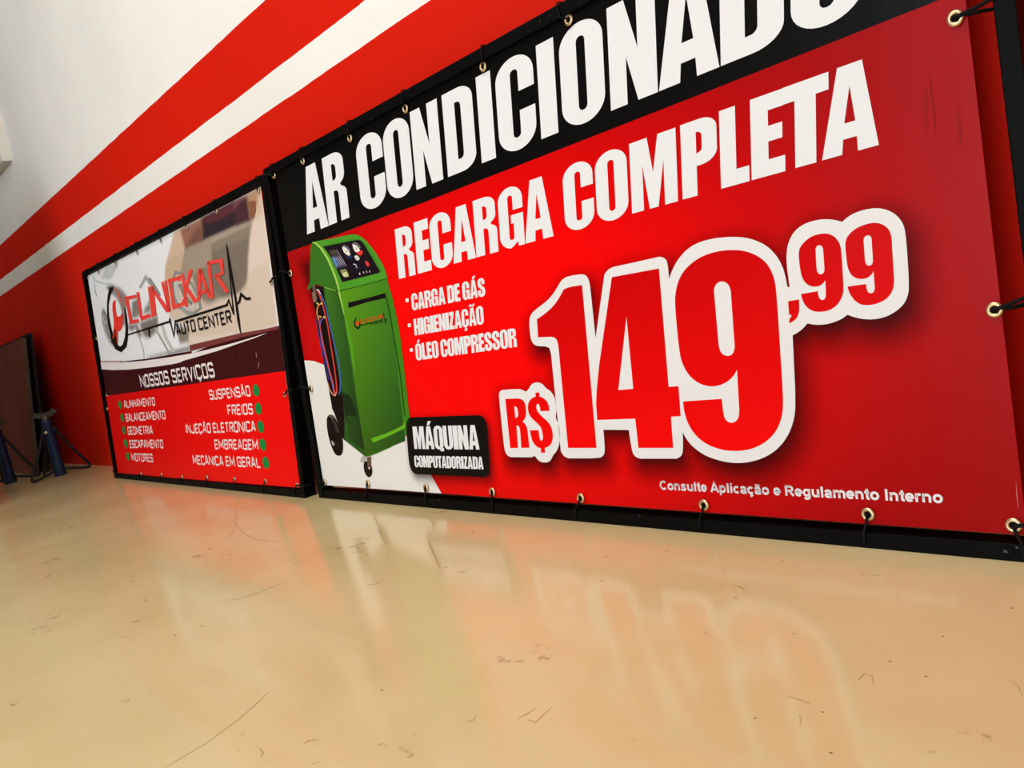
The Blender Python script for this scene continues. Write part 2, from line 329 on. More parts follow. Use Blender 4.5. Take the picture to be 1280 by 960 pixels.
# ------------------------------------------------------------------ flat prints
class Print:
    """polygons of one printed sheet, each with its own colour; layers a quarter of a millimetre apart"""
    def __init__(self, y0, step=.00025):
        self.v, self.f, self.c, self.m = [], [], [], []; self.y0, self.step = y0, step
    def tri(self, loops, z, col):
        pl = [[Vector((p[0], p[1], 0)) for p in lp] for lp in loops]
        flat = [p for lp in pl for p in lp]; b = len(self.v); y = self.y0 - z * self.step
        for p in flat:
            self.v.append((p.x, y, p.y)); self.c.append(col(p.x, p.y) if callable(col) else col)
        for a in tessellate_polygon(pl):
            p, q, r = (flat[i] for i in a)
            cr = (q - p).cross(r - p).z
            if abs(cr) < 1e-12: continue
            self.f.append(tuple(b + i for i in (a if cr > 0 else a[::-1]))); self.m.append(0)
    def stroke(self, P, z, col, closed=False, square=True):
        # mitred ribbon with a width at each point
        n = len(P)
        def nrm(a, b):
            d = Vector((b[0] - a[0], b[1] - a[1])); d.normalize(); return Vector((-d.y, d.x)), d
        L_, R_ = [], []
        for i in range(n):
            p = Vector(P[i][:2]); w = P[i][2] / 2
            a = P[i - 1] if (i or closed) else None; c = P[(i + 1) % n] if (i < n - 1 or closed) else None
            if a is None: nn, d = nrm(P[i], c); off = nn * w; p = p - d * (w if square else 0)
            elif c is None: nn, d = nrm(a, P[i]); off = nn * w; p = p + d * (w if square else 0)
            else:
                n1, _ = nrm(a, P[i]); n2, _ = nrm(P[i], c); mm = (n1 + n2)
                if mm.length < .2: mm = n1
                mm.normalize(); off = mm * (w / max(.45, mm.dot(n1)))
            L_.append(p + off); R_.append(p - off)
        for i in range(n if closed else n - 1):
            j = (i + 1) % n
            self.quad([R_[i], R_[j], L_[j], L_[i]], z, col)
    def quad(self, q, z, col):
        b = len(self.v); y = self.y0 - z * self.step
        for p in q: self.v.append((p[0], y, p[1])); self.c.append(col(p[0], p[1]) if callable(col) else col)
        self.f.append((b, b + 1, b + 2, b + 3)); self.m.append(0)
    def grid(self, x0, x1, y0, y1, nx, ny, z, col, mi=0):
        b = len(self.v); y = self.y0 - z * self.step
        for j in range(ny + 1):
            for i in range(nx + 1):
                px, py = x0 + (x1 - x0) * i / nx, y0 + (y1 - y0) * j / ny
                self.v.append((px, y, py)); self.c.append(col(px, py))
        for j in range(ny):
            for i in range(nx):
                k = b + j * (nx + 1) + i
                if mi and max(self.c[q][3] for q in (k, k + 1, k + nx + 1, k + nx + 2)) < .004: continue
                self.f.append((k, k + 1, k + nx + 2, k + nx + 1)); self.m.append(mi)
    def letters(self, font, string, a, b, c, z, col, bold=0):
        a, b, c = Vector(a), Vector(b), Vector(c); ex, ey = b - a, c - a
        if font == 'sans': return self.sans(string, a, ex, ey, z, col)
        W, items = 0, []
        if font == 'impact':
            for ch in string:
                if ch == ' ': W += .2; continue
                base, extra = accents(ch); w, loops = IMPACT[base]
                items.append((W, w, [loops] + [[e] for e in extra])); W += w + .035
            W -= .035
            for x, w, shapes in items:
                for loops in shapes:
                    self.tri([[tuple(a + ex * ((x + p[0] * w) / W) + ey * p[1]) for p in lp] for lp in loops], z, col)
            return
        th = .19
        for ch in string:
            base, extra = TECH_ACC.get(ch, (ch, [])); w = TW.get(ch, .68)
            if ch != ' ': items.append((W, w, TECH[base] + extra))
            W += w + (.10 if ch != ' ' else 0)
        W -= .10
        h = ey.length; lw = th * h * .95
        for x, w, strokes in items:
            ins = .07
            for st in strokes:
                P = []
                for p in st:
                    q = a + ex * ((x + ins + p[0] * (w - 2 * ins)) / W) + ey * (ins + p[1] * (1 - 2 * ins)); P.append((q.x, q.y, lw))
                closed = len(P) > 3 and st[0] == st[-1]
                self.stroke(P[:-1] if closed else P, z, col, closed, square=False)
    def sans(self, string, a, ex, ey, z, col):
        W, items = 0, []
        for ch in string:
            w, st = SANS.get(ch, (.388, []))
            items.append((W, st)); W += w
        x0 = .06; W -= .12
        for x, st in items:
            for line in st:
                P = []
                for p in line:
                    q = a + ex * ((x + p[0] - x0) / W) + ey * p[1]; P.append((q.x, q.y, ey.length * .215))
                closed = len(P) > 3 and math.dist(P[0][:2], P[-1][:2]) < 1e-6
                self.stroke(P[:-1] if closed else P, z, col, closed, square=False)
    def build(self, name, parent, mats):
        me = bpy.data.meshes.new(name); me.from_pydata(self.v, [], self.f)
        at = me.attributes.new('print', 'FLOAT_COLOR', 'POINT')
        for i, c in enumerate(self.c): at.data[i].color = c if len(c) == 4 else (*c, 1)
        for x in mats: me.materials.append(x)
        me.polygons.foreach_set('material_index', self.m); me.update()
        return link(name, me, parent)

DATA = json.loads(r'''{"R": [["h", "#E8E9EA", 2, [["A", 0.1851, 0.3082, 0.772, 0.9488, 0.1143],
["R", 0.3104, 0.4185, 0.7723, 0.9487, 0.1165],
["C", 0.4801, 0.5995, 0.7728, 0.9485, 0.1198],
["O", 0.6053, 0.716, 0.7731, 0.9484, 0.122],
["N", 0.724, 0.8288, 0.7734, 0.9483, 0.1242],
["D", 0.8469, 0.9506, 0.7737, 0.9482, 0.1265],
["I", 0.9659, 1.0128, 0.774, 0.9482, 0.1282],
["C", 1.0261, 1.1395, 0.7742, 0.9481, 0.13],
["I", 1.1504, 1.1981, 0.7744, 0.948, 0.1317],
["O", 1.2113, 1.3211, 0.7747, 0.9479, 0.1334],
["N", 1.3328, 1.4395, 0.775, 0.9478, 0.1357],
["A", 1.4421, 1.5635, 0.7753, 0.9477, 0.1379],
["D", 1.5661, 1.6773, 0.7756, 0.9476, 0.1401],
["O", 1.6884, 1.8014, 0.7759, 0.9475, 0.1424]]],
["h", "#E8E9EA", 2, [["R", 0.5937, 0.666, 0.582, 0.702, 0.1356],
["E", 0.6753, 0.7325, 0.5824, 0.7025, 0.1352],
["C", 0.7359, 0.8163, 0.5828, 0.703, 0.1348],
["A", 0.8166, 0.8985, 0.5832, 0.7036, 0.1344],
["R", 0.8999, 0.9746, 0.5836, 0.7041, 0.134],
["G", 0.9827, 1.0585, 0.5841, 0.7047, 0.1336],
["A", 1.0598, 1.1431, 0.5845, 0.7052, 0.1332],
["C", 1.1769, 1.2551, 0.5851, 0.706, 0.1326],
["O", 1.2616, 1.3388, 0.5856, 0.7066, 0.1322],
["M", 1.3463, 1.4484, 0.5861, 0.7073, 0.1317],
["P", 1.4583, 1.5296, 0.5866, 0.708, 0.1312],
["L", 1.5354, 1.5887, 0.587, 0.7084, 0.1308],
["E", 1.5925, 1.6513, 0.5873, 0.7088, 0.1305],
["T", 1.6481, 1.7221, 0.5876, 0.7093, 0.1302],
["A", 1.7112, 1.7958, 0.588, 0.7098, 0.1299]]],
["t", "#E8E9EA", 2, "impact", "-", [0.6036, 0.5102], [0.6183, 0.5101], [0.6085, 0.5526], 0],
["t", "#E8E9EA", 2, "impact", "CARGA DE GÁS", [0.6271, 0.4988], [0.909, 0.4966], [0.6326, 0.5387], 0],
["t", "#E8E9EA", 2, "impact", "-", [0.5958, 0.4488], [0.6098, 0.449], [0.6006, 0.491], 0],
["t", "#E8E9EA", 2, "impact", "HIGIENIZAÇÃO", [0.6207, 0.4374], [0.8888, 0.4364], [0.6262, 0.4775], 0],
["t", "#E8E9EA", 2, "impact", "-", [0.5869, 0.3876], [0.6014, 0.3879], [0.5914, 0.429], 0],
["t", "#E8E9EA", 2, "impact", "ÓLEO COMPRESSOR", [0.6095, 0.3756], [0.9848, 0.3756], [0.6147, 0.4162], 0],
["t", "#E8E9EA", 5, "impact", "MÁQUINA", [0.5381, 0.1513], [0.8019, 0.1501], [0.5452, 0.2096], 0],
["t", "#E8E9EA", 5, "impact", "COMPUTADORIZADA", [0.5263, 0.1036], [0.8047, 0.1029], [0.5309, 0.1337], 0],
["t", "#E8E9EA", 2, "sans", "Consulte Aplicação e Regulamento Interno", [1.3165, 0.0741], [1.8206, 0.0737], [1.3173, 0.0916], 1],
["p", "#0D0A08", 4, [[[0.5178, 0.2149], [0.5216, 0.221], [0.5238, 0.224], [0.5258, 0.2262], [0.528, 0.2279], [0.5304, 0.2294], [0.533, 0.2306], [0.5359, 0.2315], [0.5399, 0.2324], [0.5476, 0.2334], [0.8162, 0.2312], [0.8236, 0.2299], [0.8274, 0.2289], [0.8301, 0.2277], [0.8326, 0.2262], [0.8347, 0.2245], [0.8366, 0.2226], [0.8381, 0.2204], [0.8394, 0.2182], [0.8402, 0.2156], [0.8409, 0.213], [0.8413, 0.21], [0.8414, 0.206], [0.8412, 0.1984], [0.8283, 0.1103], [0.826, 0.1025], [0.8246, 0.0986], [0.8232, 0.0959], [0.8216, 0.0937], [0.8198, 0.092], [0.8177, 0.0904], [0.8154, 0.0889], [0.8127, 0.0877], [0.8098, 0.0866], [0.8069, 0.0858], [0.8041, 0.0852], [0.8007, 0.0849], [0.7947, 0.0847], [0.5237, 0.0852], [0.517, 0.0876], [0.5136, 0.0893], [0.5112, 0.0912], [0.5091, 0.0935], [0.5074, 0.0962], [0.5059, 0.0994], [0.5047, 0.1029], [0.5038, 0.1069], [0.5031, 0.1114], [0.5036, 0.1208], [0.5061, 0.1422]]]],
["p", "#E8E7E6", 3, [[[1.0411, 0.4356], [1.044, 0.4384], [1.0473, 0.4409], [1.051, 0.4432], [1.0551, 0.445], [1.0599, 0.447], [1.068, 0.4501], [1.0811, 0.4545], [1.0936, 0.4594], [1.1023, 0.4635], [1.108, 0.4665], [1.1134, 0.4698], [1.1187, 0.4732], [1.1262, 0.4788], [1.1342, 0.4853], [1.1386, 0.4893], [1.1415, 0.4916], [1.1444, 0.4936], [1.1474, 0.4953], [1.1505, 0.4967], [1.1537, 0.4978], [1.157, 0.4987], [1.1606, 0.4993], [1.1642, 0.4997], [1.169, 0.4999], [1.1779, 0.5], [1.19, 0.4995], [1.1968, 0.499], [1.2023, 0.4982], [1.2064, 0.4974], [1.2093, 0.4963], [1.2117, 0.495], [1.2138, 0.4932], [1.2154, 0.4913], [1.2166, 0.4891], [1.2176, 0.4866], [1.2183, 0.4839], [1.2188, 0.4801], [1.2193, 0.473], [1.2131, 0.372], [1.2595, 0.4888], [1.265, 0.4932], [1.2682, 0.4952], [1.271, 0.4966], [1.2748, 0.4977], [1.282, 0.4993], [1.393, 0.4998], [1.3983, 0.4978], [1.401, 0.4965], [1.403, 0.4951], [1.4046, 0.4934], [1.4068, 0.4905], [1.4075, 0.4834], [1.4074, 0.4753], [1.4063, 0.4583], [1.4107, 0.465], [1.4136, 0.4691], [1.418, 0.4746], [1.4239, 0.4812], [1.4281, 0.4853], [1.4326, 0.4892], [1.4373, 0.4928], [1.4422, 0.4961], [1.4474, 0.4992], [1.453, 0.5019], [1.4589, 0.5043], [1.4652, 0.5064], [1.4719, 0.508], [1.4792, 0.5093], [1.4869, 0.5101], [1.4952, 0.5105], [1.5037, 0.5105], [1.5124, 0.5102], [1.5214, 0.5094], [1.5353, 0.5078], [1.5478, 0.5056], [1.5555, 0.5038], [1.5628, 0.5019], [1.5699, 0.4995], [1.577, 0.4966], [1.5839, 0.4932], [1.5906, 0.4894], [1.5968, 0.4852], [1.6022, 0.4808], [1.6071, 0.4761], [1.6113, 0.471], [1.6151, 0.4657], [1.6184, 0.4601], [1.6212, 0.4542], [1.6235, 0.4481], [1.6254, 0.4418], [1.6267, 0.4352], [1.6277, 0.4268], [1.6285, 0.4114], [1.6323, 0.4108], [1.6323, 0.4388], [1.633, 0.4496], [1.6336, 0.4556], [1.6345, 0.4606], [1.6355, 0.4651], [1.6367, 0.4694], [1.638, 0.4733], [1.6396, 0.4768], [1.6414, 0.4803], [1.6435, 0.4836], [1.646, 0.4869], [1.6489, 0.4902], [1.6521, 0.4931], [1.6556, 0.4957], [1.6596, 0.4979], [1.6639, 0.4998], [1.6685, 0.5013], [1.6733, 0.5024], [1.6784, 0.5032], [1.6837, 0.5036], [1.6888, 0.5037], [1.6937, 0.5036], [1.6983, 0.5032], [1.7028, 0.5025], [1.7068, 0.5017], [1.7106, 0.5008], [1.7139, 0.4998], [1.7184, 0.4982], [1.7221, 0.4966], [1.7247, 0.4954], [1.7289, 0.4932], [1.7362, 0.4973], [1.7404, 0.4993], [1.7438, 0.5006], [1.7474, 0.5016], [1.7512, 0.5023], [1.7548, 0.5029], [1.7586, 0.5033], [1.7622, 0.5035], [1.7657, 0.5036], [1.7693, 0.5035], [1.7728, 0.5033], [1.7763, 0.503], [1.7797, 0.5024], [1.7831, 0.5017], [1.7865, 0.5007], [1.7898, 0.4994], [1.7931, 0.4979], [1.7962, 0.4961], [1.7992, 0.4941], [1.8021, 0.4918], [1.8048, 0.4893], [1.8073, 0.4866], [1.8094, 0.4836], [1.8113, 0.4806], [1.813, 0.4773], [1.8143, 0.4738], [1.8153, 0.4702], [1.816, 0.4663], [1.8163, 0.4622], [1.8164, 0.4552], [1.8159, 0.4403], [1.814, 0.4086], [1.8128, 0.3934], [1.812, 0.386], [1.8114, 0.3815], [1.8103, 0.3772], [1.8088, 0.373], [1.807, 0.3691], [1.8047, 0.3654], [1.8018, 0.3618], [1.7982, 0.3586], [1.7939, 0.3554], [1.7889, 0.3526], [1.7838, 0.3502], [1.7787, 0.3482], [1.7734, 0.3468], [1.7679, 0.346], [1.7626, 0.3454], [1.7576, 0.3454], [1.7526, 0.3456], [1.748, 0.3463], [1.7435, 0.3471], [1.7394, 0.3481], [1.7355, 0.3492], [1.732, 0.3505], [1.7288, 0.3517], [1.7261, 0.3529], [1.7232, 0.3543], [1.7188, 0.3567], [1.7118, 0.3529], [1.7073, 0.3509], [1.703, 0.3496], [1.6982, 0.3484], [1.693, 0.3473], [1.6878, 0.3466], [1.6829, 0.3463], [1.6781, 0.3462], [1.6735, 0.3465], [1.6692, 0.3469], [1.6654, 0.3476], [1.661, 0.3486], [1.6538, 0.3509], [1.6468, 0.3454], [1.6428, 0.3425], [1.6393, 0.3405], [1.6347, 0.3383], [1.6261, 0.3348], [1.6183, 0.2539], [1.6151, 0.2288], [1.6132, 0.2171], [1.6115, 0.2105], [1.6094, 0.2039], [1.6068, 0.1974], [1.6037, 0.1908], [1.6002, 0.1842], [1.5961, 0.1778], [1.5914, 0.1716], [1.5863, 0.1656], [1.5806, 0.1599], [1.5744, 0.1546], [1.5677, 0.1496], [1.5604, 0.1452], [1.5525, 0.1411], [1.5444, 0.1376], [1.5362, 0.1347], [1.5276, 0.1322], [1.5187, 0.1303], [1.5099, 0.1289], [1.501, 0.128], [1.4921, 0.1277], [1.4832, 0.1278], [1.4742, 0.1286], [1.465, 0.1299], [1.4555, 0.1318], [1.4458, 0.1344], [1.437, 0.1372], [1.4291, 0.1404], [1.422, 0.144], [1.4157, 0.148], [1.4102, 0.152], [1.4055, 0.1558], [1.4015, 0.1597], [1.3982, 0.1636], [1.3954, 0.1673], [1.393, 0.1709], [1.3906, 0.1752], [1.3872, 0.1826], [1.3844, 0.1641], [1.3828, 0.1552], [1.3815, 0.1499], [1.3803, 0.1459], [1.3792, 0.1433], [1.3776, 0.141], [1.3754, 0.1391], [1.3722, 0.137], [1.3655, 0.1339], [1.2792, 0.1331], [1.2724, 0.1352], [1.269, 0.1367], [1.2669, 0.1384], [1.2651, 0.1404], [1.2637, 0.1427], [1.2627, 0.1472], [1.262, 0.1537], [1.2617, 0.165], [1.2617, 0.1889], [1.1969, 0.1906], [1.1947, 0.1674], [1.1934, 0.1563], [1.1922, 0.1498], [1.1908, 0.1451], [1.1894, 0.1423], [1.1874, 0.1399], [1.1849, 0.1378], [1.1819, 0.1361], [1.1784, 0.1347], [1.1704, 0.1336], [1.1519, 0.1325], [1.0883, 0.1319], [1.0807, 0.1342], [1.077, 0.1358], [1.0745, 0.1377], [1.0721, 0.1408], [1.0686, 0.147], [1.0844, 0.3509], [1.0825, 0.364], [1.0766, 0.3668], [1.0722, 0.3682], [1.0674, 0.3692], [1.0615, 0.37], [1.0546, 0.3706], [1.0487, 0.3717], [1.0438, 0.3732], [1.04, 0.3751], [1.0373, 0.3774], [1.0351, 0.38], [1.0335, 0.3827], [1.0324, 0.3857], [1.0319, 0.3888], [1.0317, 0.3934], [1.0319, 0.3992], [1.0325, 0.4064], [1.0335, 0.415], [1.0348, 0.4221], [1.0366, 0.428], [1.0386, 0.4325]]]],
["p", "#E8E7E6", 3, [[[0.9001, 0.2693], [0.9009, 0.2741], [0.9016, 0.2764], [0.9022, 0.278], [0.9032, 0.2793], [0.9042, 0.2806], [0.9056, 0.2817], [0.907, 0.2828], [0.9089, 0.2836], [0.9111, 0.2843], [0.9136, 0.2847], [0.9165, 0.285], [0.9215, 0.2851], [0.9323, 0.2852], [0.9555, 0.2848], [0.9661, 0.2844], [0.9709, 0.284], [0.9735, 0.2837], [0.9759, 0.2832], [0.9782, 0.2825], [0.9808, 0.2816], [0.9852, 0.2796], [0.9887, 0.2779], [0.9914, 0.2783], [0.9935, 0.2788], [0.9958, 0.2798], [0.998, 0.2808], [0.9998, 0.2822], [1.0016, 0.2836], [1.003, 0.2851], [1.0046, 0.2866], [1.0064, 0.2881], [1.0082, 0.2895], [1.0103, 0.2908], [1.0125, 0.292], [1.015, 0.2931], [1.0176, 0.2939], [1.0204, 0.2945], [1.0232, 0.295], [1.0258, 0.2952], [1.0284, 0.2954], [1.0309, 0.2952], [1.0333, 0.295], [1.0357, 0.2944], [1.038, 0.2938], [1.0404, 0.2929], [1.0424, 0.292], [1.0443, 0.291], [1.0459, 0.2899], [1.0473, 0.2888], [1.0486, 0.2876], [1.0497, 0.2864], [1.0508, 0.2851], [1.0517, 0.2838], [1.0531, 0.2825], [1.0548, 0.2812], [1.057, 0.2799], [1.0595, 0.2785], [1.062, 0.2771], [1.0642, 0.2754], [1.0664, 0.2736], [1.0683, 0.2717], [1.0701, 0.2696], [1.0716, 0.2673], [1.0729, 0.265], [1.074, 0.2626], [1.0748, 0.2602], [1.0754, 0.2578], [1.0758, 0.2554], [1.076, 0.252], [1.076, 0.2457], [1.0757, 0.2397], [1.0751, 0.2358], [1.0743, 0.2321], [1.0729, 0.2284], [1.0712, 0.2249], [1.07, 0.2217], [1.0696, 0.2188], [1.0697, 0.2163], [1.0708, 0.213], [1.0719, 0.2101], [1.0727, 0.2082], [1.0736, 0.2065], [1.0743, 0.2043], [1.0748, 0.2017], [1.0752, 0.1987], [1.0755, 0.1952], [1.0754, 0.1916], [1.0751, 0.1879], [1.0746, 0.184], [1.0737, 0.18], [1.0726, 0.1759], [1.0711, 0.1718], [1.0694, 0.1675], [1.0675, 0.1632], [1.0653, 0.1592], [1.063, 0.1556], [1.0605, 0.1523], [1.0579, 0.1494], [1.0552, 0.1467], [1.0525, 0.1444], [1.0499, 0.1424], [1.0472, 0.1406], [1.0449, 0.139], [1.043, 0.1373], [1.0414, 0.1358], [1.0404, 0.1343], [1.039, 0.1328], [1.0368, 0.1304], [1.0342, 0.1279], [1.0323, 0.1265], [1.0303, 0.1253], [1.0282, 0.1243], [1.0259, 0.1236], [1.0235, 0.123], [1.0209, 0.1226], [1.0181, 0.1223], [1.0152, 0.1221], [1.0124, 0.1221], [1.0096, 0.1222], [1.0071, 0.1225], [1.0046, 0.1228], [1.0023, 0.1234], [1.0002, 0.1242], [0.9982, 0.1252], [0.9963, 0.1263], [0.9947, 0.1275], [0.9932, 0.1287], [0.9918, 0.1302], [0.9895, 0.1328], [0.9868, 0.1364], [0.9826, 0.1349], [0.9802, 0.1342], [0.9781, 0.1337], [0.9754, 0.1334], [0.9705, 0.1329], [0.908, 0.1329], [0.9025, 0.1342], [0.8997, 0.1353], [0.8976, 0.1364], [0.8958, 0.1378], [0.8942, 0.1394], [0.8928, 0.1413], [0.8918, 0.1436], [0.8909, 0.1461], [0.8904, 0.1489], [0.8902, 0.1541], [0.8906, 0.1655], [0.8934, 0.2028], [0.8985, 0.2545]]]],
["p", "grad", 4, [[[1.1991, 0.478], [1.1713, 0.1539], [1.0914, 0.1539], [1.109, 0.3651], [1.1086, 0.3722], [1.1081, 0.3758], [1.1073, 0.3781], [1.1062, 0.3801], [1.1048, 0.3818], [1.1031, 0.3832], [1.1012, 0.3842], [1.0989, 0.3851], [1.0964, 0.3858], [1.0921, 0.3864], [1.083, 0.3874], [1.0543, 0.3896], [1.059, 0.4268], [1.076, 0.4323], [1.0876, 0.4365], [1.0964, 0.4401], [1.1019, 0.4426], [1.1096, 0.4464], [1.1163, 0.4503], [1.1206, 0.453], [1.1267, 0.4574], [1.1342, 0.4634], [1.1412, 0.4697], [1.1478, 0.4761], [1.1592, 0.4783], [1.172, 0.4788]]]],
["p", "grad", 4, [[[1.2768, 0.4812], [1.3879, 0.4797], [1.371, 0.2669], [1.3928, 0.2668], [1.3881, 0.2124], [1.3663, 0.2119], [1.361, 0.1539], [1.2792, 0.1539], [1.282, 0.2105], [1.1845, 0.2105], [1.1881, 0.2424], [1.1951, 0.2699], [1.2124, 0.3206]], [[1.2976, 0.4034], [1.2881, 0.2677], [1.2509, 0.2672]]]],
["p", "grad", 4, [[[1.4198, 0.441], [1.4171, 0.435], [1.415, 0.4292], [1.4133, 0.4236], [1.4122, 0.4183], [1.411, 0.4092], [1.4092, 0.3901], [1.4066, 0.3496], [1.4062, 0.33], [1.4064, 0.3206], [1.4071, 0.3146], [1.4083, 0.3089], [1.41, 0.3033], [1.4121, 0.2978], [1.4146, 0.2925], [1.4177, 0.2876], [1.4212, 0.283], [1.4253, 0.2788], [1.4298, 0.2748], [1.4346, 0.2715], [1.4397, 0.2686], [1.445, 0.2663], [1.4507, 0.2646], [1.4562, 0.2633], [1.4614, 0.2626], [1.4666, 0.2623], [1.4716, 0.2626], [1.4766, 0.2633], [1.4814, 0.2643], [1.4863, 0.2656], [1.4912, 0.2673], [1.4956, 0.2692], [1.4997, 0.2713], [1.5034, 0.2737], [1.5066, 0.2762], [1.5095, 0.2786], [1.5118, 0.281], [1.5141, 0.2836], [1.5173, 0.288], [1.5106, 0.2189], [1.5092, 0.2127], [1.5081, 0.2094], [1.507, 0.2071], [1.5057, 0.2049], [1.5042, 0.203], [1.5025, 0.2014], [1.5007, 0.2001], [1.4988, 0.1992], [1.4967, 0.1985], [1.4946, 0.1982], [1.4925, 0.198], [1.4902, 0.1982], [1.4878, 0.1987], [1.4857, 0.1995], [1.4839, 0.2007], [1.4823, 0.2022], [1.481, 0.2041], [1.48, 0.2064], [1.4792, 0.2091], [1.4788, 0.2132], [1.4787, 0.2212], [1.4792, 0.2399], [1.3978, 0.2388], [1.3973, 0.2272], [1.3975, 0.2205], [1.3981, 0.215], [1.3992, 0.2092], [1.4006, 0.2032], [1.4026, 0.1974], [1.4051, 0.1919], [1.408, 0.1865], [1.4115, 0.1812], [1.4154, 0.1764], [1.4199, 0.1719], [1.4248, 0.1678], [1.4301, 0.1642], [1.436, 0.1608], [1.4422, 0.1579], [1.449, 0.1553], [1.4562, 0.1532], [1.4632, 0.1514], [1.4701, 0.1502], [1.4767, 0.1493], [1.4831, 0.1489], [1.4897, 0.1488], [1.4966, 0.1489], [1.5036, 0.1493], [1.5109, 0.1501], [1.5181, 0.1513], [1.5254, 0.1531], [1.5328, 0.1554], [1.5401, 0.1584], [1.547, 0.1616], [1.5534, 0.1652], [1.5593, 0.1692], [1.5648, 0.1735], [1.5697, 0.1781], [1.5742, 0.1829], [1.5781, 0.188], [1.5815, 0.1933], [1.5845, 0.1988], [1.5872, 0.2044], [1.5894, 0.2102], [1.5911, 0.2162], [1.5928, 0.2242], [1.595, 0.239], [1.5987, 0.2806], [1.6064, 0.3742], [1.6082, 0.402], [1.6088, 0.4142], [1.6086, 0.4201], [1.6081, 0.4258], [1.6072, 0.4316], [1.6058, 0.4371], [1.6041, 0.4425], [1.6018, 0.4476], [1.5992, 0.4525], [1.5959, 0.457], [1.5921, 0.4611], [1.5879, 0.465], [1.5833, 0.4686], [1.5783, 0.472], [1.5729, 0.475], [1.5674, 0.4778], [1.5616, 0.48], [1.5559, 0.482], [1.55, 0.4835], [1.5437, 0.4849], [1.5334, 0.4866], [1.5219, 0.4877], [1.514, 0.488], [1.5059, 0.488], [1.4978, 0.4874], [1.4895, 0.4866], [1.4814, 0.4851], [1.4737, 0.4832], [1.4662, 0.4807], [1.4589, 0.4778], [1.4522, 0.4745], [1.4461, 0.471], [1.4405, 0.4671], [1.4355, 0.4629], [1.4309, 0.4582], [1.4268, 0.453], [1.4231, 0.4473]], [[1.4946, 0.426], [1.4972, 0.4309], [1.499, 0.4333], [1.5006, 0.4348], [1.5026, 0.436], [1.5049, 0.437], [1.5071, 0.4376], [1.5094, 0.4378], [1.5117, 0.4378], [1.514, 0.4374], [1.5162, 0.4367], [1.5183, 0.4357], [1.5202, 0.4344], [1.522, 0.4328], [1.5235, 0.4309], [1.5246, 0.4287], [1.5256, 0.4256], [1.5267, 0.4197], [1.519, 0.326], [1.517, 0.3209], [1.5157, 0.3183], [1.5144, 0.3166], [1.5127, 0.3151], [1.5108, 0.3138], [1.5086, 0.313], [1.5064, 0.3126], [1.5039, 0.3126], [1.5012, 0.3129], [1.4988, 0.3136], [1.4966, 0.3144], [1.4946, 0.3156], [1.493, 0.317], [1.4916, 0.3188], [1.4904, 0.3209], [1.4895, 0.3241], [1.4884, 0.3305]]]],
